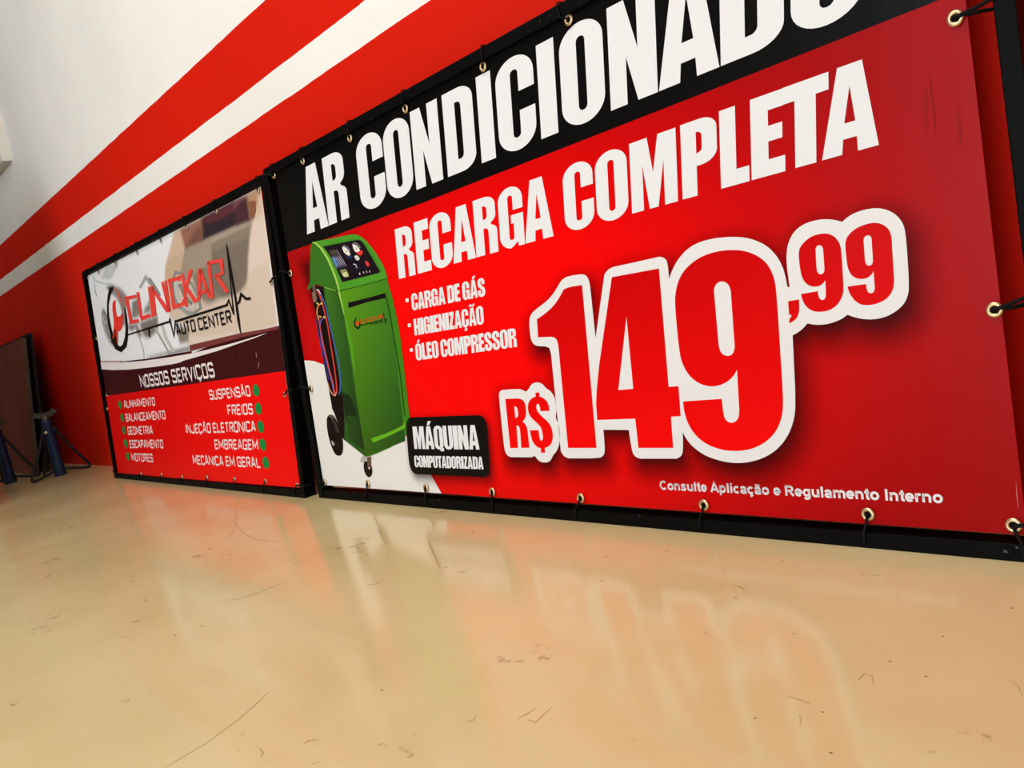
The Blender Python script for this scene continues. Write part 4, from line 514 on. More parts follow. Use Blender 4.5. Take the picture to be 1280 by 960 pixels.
["p", "#4B4438", 8, [[[0.2896, 0.7077], [0.3271, 0.7041], [0.3346, 0.6905], [0.2967, 0.6924]]]],
["p", "#4A4258", 8, [[[0.2941, 0.6907], [0.3362, 0.6892], [0.3653, 0.6517], [0.312, 0.6532], [0.3015, 0.6704]]]],
["p", "#5E86C8", 9, [[[0.2993, 0.6857], [0.3127, 0.6855], [0.3245, 0.6604], [0.3136, 0.6581]]]],
["r", "#B7B0C6", 9, [[0.3171, 0.6836], [0.3329, 0.6587]], [[0.3193, 0.6838], [0.3351, 0.659]], false],
["r", "#B7B0C6", 9, [[0.3259, 0.6833], [0.3417, 0.6587]], [[0.3281, 0.6835], [0.3439, 0.659]], false],
["r", "#B7B0C6", 9, [[0.3347, 0.683], [0.3504, 0.6587]], [[0.3368, 0.6832], [0.3526, 0.6589]], false],
["r", "#B7B0C6", 9, [[0.3433, 0.6827], [0.3591, 0.6587]], [[0.3455, 0.683], [0.3612, 0.6589]], false],
["r", "#A9A4B4", 9, [[0.3298, 0.7027], [0.3647, 0.6525]], [[0.3316, 0.7029], [0.3665, 0.6528]], false],
["r", "#D8D4D0", 9, [[0.4204, 0.6248], [0.422, 0.6194]], [[0.4254, 0.625], [0.427, 0.6195]], false],
["r", "#D8D4D0", 9, [[0.4405, 0.6254], [0.4421, 0.62]], [[0.4437, 0.6254], [0.4453, 0.6201]], false],
["r", "#D8D4D0", 9, [[0.4558, 0.6247], [0.4574, 0.6193]], [[0.459, 0.6248], [0.4606, 0.6194]], false],
["r", "#D8D4D0", 9, [[0.47, 0.6234], [0.4716, 0.6181]], [[0.4731, 0.6235], [0.4747, 0.6181]], false],
["r", "#6D5A50", 4, [[0.1658, 0.6321], [0.1641, 0.6148], [0.1651, 0.5864]], [[0.1803, 0.6308], [0.1786, 0.6139], [0.1796, 0.5858]], false],
["r", "#8A6C60", 5, [[0.1566, 0.61], [0.1555, 0.5819]], [[0.1738, 0.6089], [0.1727, 0.5809]], false],
["r", "#4465A8", 7, [[0.1969, 0.6086], [0.2169, 0.5674], [0.2237, 0.5133], [0.2286, 0.4515], [0.2306, 0.4513], [0.2354, 0.3965], [0.2304, 0.3519], [0.2181, 0.3228], [0.2054, 0.3095]], [[0.2034, 0.6091], [0.2235, 0.5677], [0.2303, 0.5133], [0.235, 0.4543], [0.237, 0.4541], [0.242, 0.3966], [0.237, 0.3516], [0.2245, 0.3218], [0.2114, 0.3082]], false],
["r", "#D4423A", 7, [[0.1853, 0.6135], [0.2004, 0.5824], [0.2075, 0.5387], [0.2103, 0.4998], [0.2085, 0.4532], [0.2089, 0.4532], [0.2066, 0.3793], [0.2015, 0.3341], [0.1985, 0.3216], [0.184, 0.3073]], [[0.1922, 0.6139], [0.2075, 0.5827], [0.2146, 0.5387], [0.2174, 0.4997], [0.2157, 0.4562], [0.2161, 0.4562], [0.2137, 0.3793], [0.2086, 0.334], [0.2054, 0.3207], [0.1904, 0.3058]], false],
["r", "#E8E0DA", 8, [[0.185, 0.6123], [0.1952, 0.6114], [0.2023, 0.5994]], [[0.1854, 0.6148], [0.199, 0.6136], [0.2071, 0.5999]], false],
["r", "#E58A50", 7, [[0.1969, 0.5742], [0.1821, 0.5715], [0.1678, 0.5618], [0.1615, 0.5467], [0.1663, 0.5284]], [[0.1996, 0.571], [0.1866, 0.5686], [0.1742, 0.5601], [0.1685, 0.5463], [0.1731, 0.5286]], false],
["r", "#C94A48", 7, [[0.1663, 0.5286], [0.1659, 0.5025], [0.1681, 0.4585], [0.177, 0.3834], [0.1849, 0.3435], [0.1838, 0.3065]], [[0.1731, 0.5284], [0.1728, 0.5024], [0.175, 0.4586], [0.1838, 0.3838], [0.1917, 0.3439], [0.1907, 0.3067]], false],
["r", "#6A5AA8", 6, [[0.2021, 0.5336], [0.1798, 0.5282], [0.1647, 0.5073], [0.1598, 0.4594], [0.169, 0.4037], [0.1781, 0.3483], [0.1818, 0.3087]], [[0.2051, 0.5307], [0.1849, 0.5258], [0.1711, 0.5065], [0.1663, 0.4594], [0.1754, 0.404], [0.1845, 0.3487], [0.1882, 0.3091]], false],
["r", "#2D3A7A", 6, [[0.1535, 0.5346], [0.1508, 0.4954], [0.1537, 0.4617], [0.1516, 0.4619], [0.1558, 0.396], [0.1652, 0.3535]], [[0.1592, 0.5343], [0.1565, 0.4953], [0.1597, 0.4583], [0.1575, 0.4585], [0.1615, 0.3963], [0.1708, 0.3539]], false],
["r", "#E9A07E", 8, [[0.1554, 0.3498], [0.1587, 0.3273], [0.1731, 0.3107], [0.1878, 0.3046], [0.2014, 0.3163]], [[0.1606, 0.3501], [0.1638, 0.3281], [0.1774, 0.3124], [0.1867, 0.3086], [0.1971, 0.3175]], false],
["r", "#D8B45A", 9, [[0.1712, 0.5758], [0.1818, 0.5709]], [[0.1772, 0.5791], [0.1878, 0.5743]], false],
["r", "#D8B45A", 9, [[0.1942, 0.5728], [0.2047, 0.568]], [[0.2001, 0.5761], [0.2105, 0.5713]], false],
["r", "#D8B45A", 9, [[0.1731, 0.5376], [0.1837, 0.5328]], [[0.1791, 0.541], [0.1897, 0.5363]], false],
["r", "#D8B45A", 9, [[0.1958, 0.5338], [0.2063, 0.5291]], [[0.2017, 0.5372], [0.2121, 0.5325]], false],
["p", "#120B0A", 5, [[[0.1088, 0.2198], [0.11, 0.2262], [0.1114, 0.2315], [0.113, 0.2358], [0.1147, 0.2391], [0.1167, 0.2421], [0.1188, 0.2446], [0.1212, 0.2468], [0.1237, 0.2484], [0.1265, 0.2499], [0.1296, 0.251], [0.1328, 0.2519], [0.1364, 0.2526], [0.1398, 0.2529], [0.1433, 0.2528], [0.1467, 0.2525], [0.15, 0.2519], [0.1531, 0.251], [0.156, 0.2498], [0.1586, 0.2483], [0.161, 0.2466], [0.1633, 0.2444], [0.1654, 0.2417], [0.1675, 0.2386], [0.1704, 0.233], [0.1745, 0.2238], [0.1787, 0.2127], [0.1821, 0.2016], [0.1841, 0.1933], [0.185, 0.1879], [0.1853, 0.1826], [0.1852, 0.1775], [0.1846, 0.1726], [0.1838, 0.168], [0.1829, 0.1635], [0.1818, 0.1594], [0.1805, 0.1555], [0.179, 0.1518], [0.1771, 0.1482], [0.175, 0.1447], [0.1726, 0.1413], [0.1698, 0.1384], [0.1667, 0.136], [0.1631, 0.134], [0.1592, 0.1325], [0.1553, 0.1314], [0.1516, 0.1306], [0.148, 0.1304], [0.1444, 0.1304], [0.141, 0.1308], [0.1379, 0.1316], [0.1349, 0.1325], [0.132, 0.1338], [0.1293, 0.1354], [0.1268, 0.1376], [0.1244, 0.1401], [0.122, 0.143], [0.1198, 0.1468], [0.1174, 0.1513], [0.1152, 0.1567], [0.1128, 0.1629], [0.1109, 0.1694], [0.1094, 0.1761], [0.1082, 0.1832], [0.1073, 0.1905], [0.107, 0.1979], [0.1071, 0.2052], [0.1077, 0.2126]]]],
["p", "#5C4F46", 6, [[[0.1267, 0.2484], [0.1349, 0.251], [0.1395, 0.2519], [0.1432, 0.2521], [0.1468, 0.2519], [0.1504, 0.2512], [0.1536, 0.2503], [0.1566, 0.2492], [0.1596, 0.2474], [0.1645, 0.244], [0.1562, 0.2386], [0.1404, 0.2435]]]],
["r", "#3B302B", 6, [[0.136, 0.2423], [0.1486, 0.2288], [0.1602, 0.1999]], [[0.1448, 0.2448], [0.1578, 0.2309], [0.1696, 0.2016]], false],
["r", "#4A3E38", 7, [[0.1555, 0.2359], [0.1666, 0.218], [0.1714, 0.1981]], [[0.1597, 0.2368], [0.1709, 0.2188], [0.1757, 0.1987]], false],
["r", "#2B2220", 6, [[0.1175, 0.2372], [0.1171, 0.21], [0.1273, 0.1939]], [[0.1238, 0.2375], [0.1234, 0.2108], [0.1332, 0.1952]], false],
["p", "#A39C98", 6, [[[0.1197, 0.1767], [0.1299, 0.1743], [0.1369, 0.1653], [0.1317, 0.1602], [0.1214, 0.162]]]],
["p", "#15100E", 5, [[[0.2781, 0.1071], [0.2797, 0.1095], [0.2816, 0.1116], [0.2837, 0.1133], [0.2862, 0.1146], [0.289, 0.1156], [0.2921, 0.1162], [0.2956, 0.1164], [0.2994, 0.1161], [0.3031, 0.1153], [0.3066, 0.1139], [0.3098, 0.1119], [0.3129, 0.1092], [0.3152, 0.1063], [0.3168, 0.1032], [0.3176, 0.0998], [0.3178, 0.096], [0.3174, 0.0924], [0.3167, 0.089], [0.3155, 0.0856], [0.3139, 0.0824], [0.312, 0.0796], [0.31, 0.0772], [0.3076, 0.0752], [0.3049, 0.0736], [0.3023, 0.0724], [0.2998, 0.0714], [0.2972, 0.0709], [0.2947, 0.0706], [0.2921, 0.0707], [0.2896, 0.0711], [0.287, 0.0718], [0.2843, 0.073], [0.282, 0.0744], [0.28, 0.0764], [0.2783, 0.0786], [0.2768, 0.0813], [0.2758, 0.0842], [0.275, 0.0874], [0.2747, 0.0909], [0.2747, 0.0947], [0.275, 0.0982], [0.2757, 0.1014], [0.2767, 0.1044]]]],
["p", "#6E5245", 6, [[[0.3003, 0.1275], [0.3244, 0.1298], [0.3133, 0.0967], [0.303, 0.0902], [0.2972, 0.0965]]]],
["p", "#B9AFA4", 6, [[[0.2829, 0.1323], [0.2971, 0.1247], [0.2804, 0.1095], [0.2608, 0.1157]]]],
["r", "#D8D4D0", 7, [[0.2982, 0.0957], [0.3027, 0.0936]], [[0.3047, 0.0995], [0.3091, 0.0975]], false],
["r", "#0C0C0C", 8, [[0.3719, 0.5127], [0.3612, 0.5089], [0.3534, 0.4989], [0.3557, 0.4875], [0.3662, 0.4802], [0.3803, 0.4837], [0.385, 0.4913], [0.3846, 0.4996]], [[0.3738, 0.5114], [0.365, 0.5073], [0.3589, 0.4984], [0.3615, 0.4888], [0.3683, 0.4851], [0.3756, 0.4862], [0.3806, 0.4919], [0.3823, 0.4997]], false],
["p", "#E2471C", 9, [[[0.3674, 0.5035], [0.3728, 0.4998], [0.3773, 0.5044], [0.3797, 0.4939], [0.3739, 0.4914], [0.3709, 0.4904], [0.3686, 0.4902], [0.3661, 0.4906], [0.3618, 0.4923]]]],
["t", "#E05A1E", 9, "tech", "CLINICKAR", [0.3851, 0.4929], [0.4976, 0.4947], [0.3856, 0.5038], 0],
["r", "#0C0C0C", 8, [[0.3858, 0.4879], [0.4923, 0.4903], [0.5028, 0.5064], [0.5005, 0.4802], [0.5092, 0.4898], [0.5155, 0.4894]], [[0.3856, 0.4897], [0.4902, 0.492], [0.5042, 0.5101], [0.5036, 0.4801], [0.507, 0.4917], [0.5157, 0.4911]], false],
["t", "#1B3A12", 9, "tech", "AUTO CENTER", [0.431, 0.4837], [0.4928, 0.4847], [0.4311, 0.4885], 0]], "L": [["r", "#B98A84", 9, [[1.8037, 0.4775], [1.8024, 0.4581]], [[1.8057, 0.4774], [1.8075, 0.458]], false],
["r", "#B98A84", 9, [[1.8199, 0.4432], [1.8086, 0.4331], [1.8017, 0.421]], [[1.8217, 0.4429], [1.8134, 0.4323], [1.8035, 0.4207]], false],
["p", "#3E0C10", 1, [[[-0.2195, 0.538], [0.0354, 0.5362], [0.0078, 0.5508], [0.4579, 0.5345], [0.7949, 0.5169], [1.1233, 0.5164], [1.2772, 0.5202], [1.366, 0.5283], [1.4851, 0.5327], [1.7093, 0.5338], [1.9108, 0.5409], [1.9983, 0.5417], [2.0016, 0.3993], [1.1885, 0.4014], [0.1233, 0.4058], [0.0706, 0.4056], [0.0317, 0.4138], [-0.0112, 0.4303], [-0.0793, 0.4634]]]],
["p", "#D9C5B2", 1, [[[1.2182, 0.9686], [1.2104, 0.9597], [1.1979, 0.9499], [1.1803, 0.9378], [1.1462, 0.9164], [1.1191, 0.897], [1.1032, 0.8847], [1.0898, 0.8732], [1.0787, 0.8587], [1.07, 0.8412], [1.0637, 0.8209], [1.058, 0.786], [1.053, 0.7389], [1.0497, 0.6674], [1.2395, 0.6153], [1.2078, 0.5337], [1.2197, 0.5302], [1.4093, 0.5293], [1.7111, 0.5393], [1.9876, 0.5412], [1.9896, 0.5936], [1.9888, 0.6426], [1.986, 0.7057], [1.9879, 0.7974], [1.9979, 0.9782], [1.8997, 0.9789], [1.223, 0.9805]]]],
["p", "#D7B79C", 2, [[[1.223, 0.9805], [1.2993, 0.9822], [1.3095, 0.9034], [1.1155, 0.8984]]]],
["p", "#CDB294", 2, [[[1.1031, 0.8944], [1.141, 0.9004], [1.1848, 0.9024], [1.2781, 0.9022], [1.3036, 0.8621], [1.3157, 0.8413], [1.323, 0.8266], [1.329, 0.8104], [1.3362, 0.7841], [1.269, 0.7942], [1.2318, 0.7978], [1.2022, 0.7982], [1.1654, 0.7959], [1.0994, 0.7881], [1.0571, 0.8259], [1.0675, 0.851], [1.0744, 0.8642], [1.0814, 0.8738], [1.0894, 0.8826]]]],
["p", "#9C6A58", 2, [[[1.29, 0.9823], [1.5183, 0.981], [1.5301, 0.9462], [1.4786, 0.8975], [1.3089, 0.9018]]]],
["p", "#7A5446", 3, [[[1.393, 0.9399], [1.416, 0.9466], [1.4362, 0.951], [1.4576, 0.9534], [1.4914, 0.9538], [1.4928, 0.9325], [1.4925, 0.9219], [1.4909, 0.9148], [1.4872, 0.9078], [1.4786, 0.8975], [1.3132, 0.9011], [1.322, 0.9105], [1.3324, 0.9168], [1.3471, 0.9234], [1.3673, 0.931]]]],
["p", "#33262D", 3, [[[1.5001, 0.977], [1.7875, 0.9772], [1.9007, 0.9717], [1.9045, 0.9434], [1.907, 0.929], [1.9092, 0.9188], [1.9125, 0.9082], [1.9189, 0.8912], [1.4786, 0.8975], [1.4909, 0.9177], [1.4964, 0.9294], [1.499, 0.9393], [1.5003, 0.9525]]]],
["p", "#5E2F38", 4, [[[1.5183, 0.981], [1.7875, 0.9772], [1.7726, 0.9443], [1.6724, 0.9447], [1.5323, 0.9519]]]],
["p", "#7C4650", 4, [[[1.7889, 0.9769], [1.8836, 0.9714], [1.8241, 0.9592], [1.7912, 0.9462], [1.7788, 0.9517]]]],
["p", "#4A2B33", 4, [[[1.7812, 0.9483], [1.8127, 0.9544], [1.8384, 0.9581], [1.8841, 0.9629], [1.8852, 0.9374], [1.8873, 0.9244], [1.8906, 0.9155], [1.897, 0.9061], [1.911, 0.8914], [1.7813, 0.8963]]]],
["p", "#B88B6C", 5, [[[1.8908, 0.9726], [1.9378, 0.973], [1.9737, 0.9729], [1.9834, 0.9571], [1.9739, 0.9423], [1.9669, 0.9333], [1.9594, 0.9251], [1.9475, 0.9137], [1.9231, 0.8917], [1.8943, 0.9018], [1.8947, 0.9143], [1.8946, 0.9229], [1.894, 0.9362]]]],
["p", "#8B5A42", 6, [[[1.8973, 0.9515], [1.9478, 0.9432], [1.9447, 0.9135], [1.9212, 0.8921], [1.8975, 0.9012]]]],
["p", "#D8B9A2", 5, [[[1.9737, 0.9729], [1.9997, 0.9737], [1.9912, 0.8878], [1.9226, 0.8904], [1.9665, 0.9308]]]],
["p", "#8C7F6E", 3, [[[1.3182, 0.8904], [1.4745, 0.8866], [1.9097, 0.8875], [1.9013, 0.8735], [1.8952, 0.8645], [1.8853, 0.8516], [1.871, 0.8353], [1.8624, 0.8236], [1.8549, 0.811], [1.8469, 0.794], [1.8344, 0.7619], [1.8234, 0.7341], [1.8156, 0.7201], [1.807, 0.7107], [1.7967, 0.7028], [1.7845, 0.6962], [1.7705, 0.6908], [1.7546, 0.6863], [1.737, 0.6829], [1.7174, 0.6806], [1.6954, 0.6794], [1.6707, 0.6792], [1.6435, 0.6804], [1.6137, 0.6826], [1.5841, 0.6835], [1.5546, 0.6829], [1.5253, 0.6809], [1.4962, 0.6777], [1.4693, 0.6781], [1.4447, 0.6823], [1.4224, 0.6903], [1.4024, 0.702], [1.3854, 0.7158], [1.3716, 0.7314], [1.3608, 0.7491], [1.3493, 0.7786], [1.3296, 0.8207], [1.2937, 0.8882]]]],
["p", "#A39482", 4, [[[1.3131, 0.8998], [1.3278, 0.9009], [1.3619, 0.9013], [1.4786, 0.8975], [1.577, 0.8971], [1.5461, 0.8567], [1.5753, 0.8044], [1.536, 0.8108], [1.5083, 0.8126], [1.479, 0.8119], [1.444, 0.8093], [1.403, 0.8048], [1.3649, 0.8026], [1.3295, 0.8028], [1.2894, 0.8062], [1.2224, 0.8165], [1.2641, 0.8607], [1.2843, 0.8809], [1.2968, 0.8916], [1.3064, 0.898]]]],
["p", "#7E7164", 4, [[[1.5552, 0.8499], [1.8581, 0.8423], [1.863, 0.822], [1.8563, 0.8018], [1.8488, 0.7849], [1.8382, 0.7647], [1.8272, 0.7471], [1.8157, 0.7321], [1.8039, 0.7198], [1.7916, 0.7101], [1.7783, 0.7021], [1.764, 0.6958], [1.7486, 0.6913], [1.7323, 0.6886], [1.7124, 0.6864], [1.6772, 0.6839], [1.6313, 0.683], [1.6055, 0.6839], [1.5844, 0.6864], [1.5681, 0.6904], [1.5565, 0.6959], [1.5467, 0.7034], [1.5386, 0.7126], [1.5324, 0.7238], [1.5278, 0.7369], [1.5266, 0.7525], [1.5286, 0.7707], [1.536, 0.7973]]]],
["p", "#E2CDBE", 5, [[[1.9097, 0.8875], [1.993, 0.8875], [1.9906, 0.7362], [1.9418, 0.7424], [1.9164, 0.7442], [1.8981, 0.7435], [1.8816, 0.7412], [1.8595, 0.735], [1.8439, 0.7295], [1.8342, 0.7253], [1.8208, 0.7182], [1.8263, 0.7413], [1.8297, 0.7536], [1.8328, 0.7629], [1.8363, 0.7717], [1.8401, 0.78], [1.8454, 0.7901], [1.8557, 0.8077], [1.885, 0.8532]]]],
["p", "#E4D3C6", 5, [[[1.2261, 0.5809], [1.4235, 0.5677], [1.7005, 0.5488], [1.707, 0.5476], [1.4169, 0.55], [1.2226, 0.5492]]]],
["p", "#B9BFBE", 2, [[[0.2994, 0.9858], [0.3147, 0.9893], [0.3324, 0.9911], [0.3525, 0.9911], [0.3862, 0.9885], [0.4314, 0.9873], [0.4997, 0.9889], [0.4953, 0.9746], [0.4246, 0.9522], [0.3879, 0.9433], [0.3614, 0.9403], [0.3319, 0.9418], [0.2833, 0.9507], [0.2263, 0.9613], [0.2568, 0.9698], [0.28, 0.978]]]],
["p", "#CBD0CF", 3, [[[0.3295, 0.9881], [0.4069, 0.9833], [0.4787, 0.9848], [0.3604, 0.9429], [0.2605, 0.96]]]],
["r", "#8E9594", 2, [[0.1001, 0.9521], [0.0902, 0.925], [0.1036, 0.8886]], [[0.1124, 0.9505], [0.1028, 0.9238], [0.1159, 0.8879]], false],
["r", "#C3D6D0", 2, [[0.0807, 0.9852], [0.114, 0.9585], [0.2414, 0.9272], [0.3575, 0.9103]], [[0.1087, 0.9855], [0.1374, 0.9625], [0.2499, 0.9346], [0.3614, 0.9181]], false],
["p", "#7B7673", 2, [[[0.1683, 0.8209], [0.1864, 0.8178], [0.1962, 0.8149], [0.2037, 0.8114], [0.211, 0.8069], [0.2178, 0.8013], [0.2238, 0.7948], [0.2286, 0.7874], [0.2326, 0.7791], [0.237, 0.7652], [0.2445, 0.7447], [0.2582, 0.7107], [0.2669, 0.6898], [0.2708, 0.6778], [0.2728, 0.6675], [0.2739, 0.6539], [0.2742, 0.6285], [0.253, 0.6349], [0.241, 0.6393], [0.2311, 0.6439], [0.2208, 0.6494], [0.2103, 0.6559], [0.2001, 0.6632], [0.1904, 0.6713], [0.181, 0.6803], [0.1721, 0.6902], [0.1642, 0.7005], [0.1573, 0.7112], [0.1515, 0.7224], [0.1468, 0.7338], [0.1434, 0.7452], [0.1414, 0.7566], [0.1407, 0.7677], [0.1413, 0.7786], [0.1434, 0.7885], [0.147, 0.7972], [0.1537, 0.8064]]]],
["r", "#CFCBC9", 3, [[0.1818, 0.7861], [0.1979, 0.768], [0.2052, 0.7277], [0.2257, 0.6856], [0.2404, 0.6696], [0.2183, 0.6665], [0.1946, 0.6941], [0.1761, 0.7396], [0.1761, 0.7753]], [[0.1803, 0.795], [0.2111, 0.7678], [0.2184, 0.7272], [0.2386, 0.6858], [0.2556, 0.6671], [0.2102, 0.6607], [0.1815, 0.6941], [0.1626, 0.7403], [0.1626, 0.7767]], true],
["r", "#CFCBC9", 3, [[0.1784, 0.76], [0.2004, 0.7438], [0.2133, 0.7149]], [[0.1894, 0.7607], [0.2121, 0.744], [0.2251, 0.7146]], false],
["p", "#5B5754", 3, [[[0.2847, 0.91], [0.3125, 0.9108], [0.3287, 0.9106], [0.3424, 0.9095], [0.3606, 0.907], [0.3945, 0.9011], [0.3992, 0.8867], [0.3742, 0.8766], [0.3616, 0.8727], [0.3529, 0.8718], [0.344, 0.8732], [0.33, 0.8791], [0.3082, 0.89], [0.2981, 0.8956], [0.2924, 0.8994], [0.2884, 0.9036]]]],
["p", "#8F8582", 2, [[[0.3932, 0.8985], [0.4314, 0.8897], [0.4519, 0.8844], [0.4674, 0.8795], [0.4823, 0.8742], [0.4965, 0.8684], [0.5097, 0.8622], [0.5219, 0.8557], [0.5358, 0.847], [0.5591, 0.8307], [0.5446, 0.8063], [0.5368, 0.7942], [0.5309, 0.7861], [0.524, 0.7782], [0.5122, 0.7664], [0.4753, 0.7709], [0.465, 0.7894], [0.4586, 0.7997], [0.4527, 0.8081], [0.446, 0.8166], [0.4388, 0.8253], [0.4291, 0.8336], [0.417, 0.8416], [0.3984, 0.8512], [0.3604, 0.8679]]]],
["p", "#8D857E", 3, [[[0.3604, 0.8679], [0.3984, 0.8512], [0.4174, 0.8394], [0.4302, 0.8271], [0.441, 0.8122], [0.4499, 0.795], [0.4555, 0.7785], [0.458, 0.7628], [0.4563, 0.7445], [0.4476, 0.7129], [0.4963, 0.6975], [0.5082, 0.7095], [0.5138, 0.7177], [0.517, 0.7262], [0.5197, 0.7391], [0.5227, 0.7652], [0.525, 0.8051], [0.4963, 0.8241], [0.4787, 0.8344], [0.4626, 0.8426], [0.445, 0.8504], [0.4257, 0.8582], [0.409, 0.8638], [0.3948, 0.8675], [0.3809, 0.869]]]],
["p", "#857E78", 2, [[[0.6186, 0.7963], [0.7045, 0.8013], [0.71, 0.7231], [0.5853, 0.7245]]]],
["p", "#7F7772", 2, [[[0.5219, 0.7048], [0.6989, 0.6985], [0.9147, 0.7023], [0.9022, 0.6511], [0.8769, 0.6414], [0.8612, 0.6364], [0.8465, 0.6328], [0.8301, 0.6295], [0.812, 0.6265], [0.7954, 0.6245], [0.7803, 0.6234], [0.7668, 0.6233], [0.7548, 0.624], [0.7432, 0.6258], [0.7319, 0.6285], [0.721, 0.6322], [0.7106, 0.6369], [0.7011, 0.6397], [0.6927, 0.6407], [0.6854, 0.6399], [0.679, 0.6373], [0.6716, 0.6364], [0.6629, 0.6373], [0.6504, 0.641], [0.6256, 0.6508], [0.6185, 0.6811], [0.5858, 0.6752], [0.5689, 0.6734], [0.557, 0.6739], [0.5441, 0.6767], [0.5233, 0.6845]]]],
["p", "#DDDBD6", 3, [[[0.6385, 0.702], [0.6794, 0.7007], [0.71, 0.6326], [0.6766, 0.6489]]]],
["r", "#9A9F9C", 3, [[0.6414, 0.6387], [0.6633, 0.6073], [0.6772, 0.5704], [0.6693, 0.5443]], [[0.6512, 0.639], [0.6731, 0.6074], [0.6872, 0.5701], [0.6803, 0.5437]], false],
["r", "#A9ADA6", 2, [[0.7624, 0.8332], [0.838, 0.8596], [0.8971, 0.8078], [0.8125, 0.755]], [[0.7337, 0.843], [0.8459, 0.8817], [0.9337, 0.8043], [0.8437, 0.7476]], false],
["p", "#8C8A82", 2, [[[0.7592, 0.7429], [0.8297, 0.7689], [0.861, 0.7523], [0.8284, 0.7219], [0.7524, 0.7278]]]],
["r", "#8D938E", 3, [[0.8611, 0.8603], [0.9353, 0.8004], [0.9599, 0.7728]], [[0.8916, 0.8621], [0.9657, 0.8019], [0.9906, 0.7738]], false],
["r", "#8E918C", 5, [[1.1929, 0.8301], [1.2369, 0.8176], [1.3193, 0.7688], [1.3599, 0.7196], [1.3715, 0.6774], [1.309, 0.6694], [1.2388, 0.6813], [1.1702, 0.7113], [1.1443, 0.7517], [1.1481, 0.8039]], [[1.1812, 0.8446], [1.2543, 0.8235], [1.3422, 0.7712], [1.3845, 0.7197], [1.398, 0.6701], [1.312, 0.6589], [1.225, 0.6735], [1.1452, 0.7081], [1.1161, 0.753], [1.1203, 0.8092]], true],
["r", "#C9CCC8", 6, [[1.1983, 0.8091], [1.2377, 0.7953], [1.2917, 0.751], [1.3231, 0.7033], [1.3091, 0.6876], [1.2541, 0.6945], [1.1877, 0.7279], [1.1734, 0.7702]], [[1.1818, 0.8261], [1.2567, 0.7996], [1.3142, 0.7522], [1.3475, 0.7012], [1.3257, 0.6766], [1.2415, 0.687], [1.1635, 0.7259], [1.1475, 0.773]], true],
["r", "#7F837E", 6, [[1.1947, 0.7875], [1.2294, 0.7357], [1.29, 0.6966]], [[1.2269, 0.7876], [1.2598, 0.7381], [1.3166, 0.7012]], false],
["r", "#9EA19A", 6, [[1.1832, 0.6944], [1.2398, 0.6629], [1.343, 0.6469]], [[1.2099, 0.6998], [1.2589, 0.6724], [1.3504, 0.6579]], false],
["r", "#C4C6C0", 2, [[0.9339, 0.6623], [0.9576, 0.6018], [1.027, 0.538]], [[0.971, 0.6618], [0.9938, 0.6034], [1.0605, 0.5416]], false],
["r", "#A7A8A0", 2, [[0.8429, 0.6636], [0.915, 0.5982], [0.9848, 0.5346]], [[0.8657, 0.6653], [0.937, 0.6001], [1.0062, 0.5369]], false],
["p", "#8C8273", 3, [[[1.1031, 0.6298], [1.2424, 0.6226], [1.2194, 0.5636], [1.1219, 0.5648]]]],
["p", "#3A2E26", 3, [[[0.9715, 0.5445], [1.2114, 0.5453], [1.2102, 0.531], [1.0351, 0.5325], [0.9764, 0.5322]]]],
["p", "#9EA19A", 3, [[[0.7196, 0.5441], [0.8505, 0.5477], [0.9722, 0.5462], [0.9764, 0.5322], [0.7394, 0.5389]]]],
["p", "#7A3A38", 6, [[[1.2232, 0.5507], [1.4169, 0.55], [1.7074, 0.5487], [1.9021, 0.5429], [1.9898, 0.5426], [1.9897, 0.5326], [1.7093, 0.5338], [1.4093, 0.5293], [1.2234, 0.5282]]]],
["r", "#B98A84", 6, [[0.021, 0.5767], [0.2112, 0.5613], [0.3642, 0.5494]], [[0.0242, 0.5823], [0.2144, 0.5674], [0.3675, 0.5561]], false],
["r", "#3E0C10", 7, [[0.3398, 0.5513], [0.7369, 0.5295], [1.0043, 0.5226], [1.2356, 0.517]], [[0.3404, 0.5543], [0.7373, 0.538], [1.0036, 0.5327], [1.2348, 0.5278]], false],
["p", "#EFE6E3", 8, [[[-0.0093, 0.5749], [0.3381, 0.5487], [0.5205, 0.5381], [0.6922, 0.5325], [1.0021, 0.523], [1.2338, 0.5187], [1.4055, 0.5189], [1.6347, 0.5214], [1.774, 0.5247], [1.9089, 0.5291], [1.806, 0.5216], [1.7037, 0.5173], [1.4801, 0.5064], [1.1395, 0.4977], [1.109, 0.4945], [1.0768, 0.4934], [1.0106, 0.4934], [0.7867, 0.498], [0.4463, 0.5098], [0.1934, 0.525], [-0.027, 0.5408]]]],
["r", "#120E0D", 8, [[0.3849, 0.8964], [0.3293, 0.8955], [0.2917, 0.8719], [0.2575, 0.8293], [0.2355, 0.7782], [0.2331, 0.7208], [0.245, 0.6608], [0.288, 0.6166], [0.3687, 0.595], [0.4571, 0.6112], [0.4994, 0.6524], [0.52, 0.6985], [0.5258, 0.7486], [0.5135, 0.7833]], [[0.3911, 0.8938], [0.3755, 0.8807], [0.3325, 0.8633], [0.2827, 0.8257], [0.2638, 0.7757], [0.273, 0.719], [0.3001, 0.6617], [0.3454, 0.6273], [0.3694, 0.6224], [0.4049, 0.6264], [0.4577, 0.6582], [0.4882, 0.7016], [0.4982, 0.7507], [0.505, 0.7839]], false],
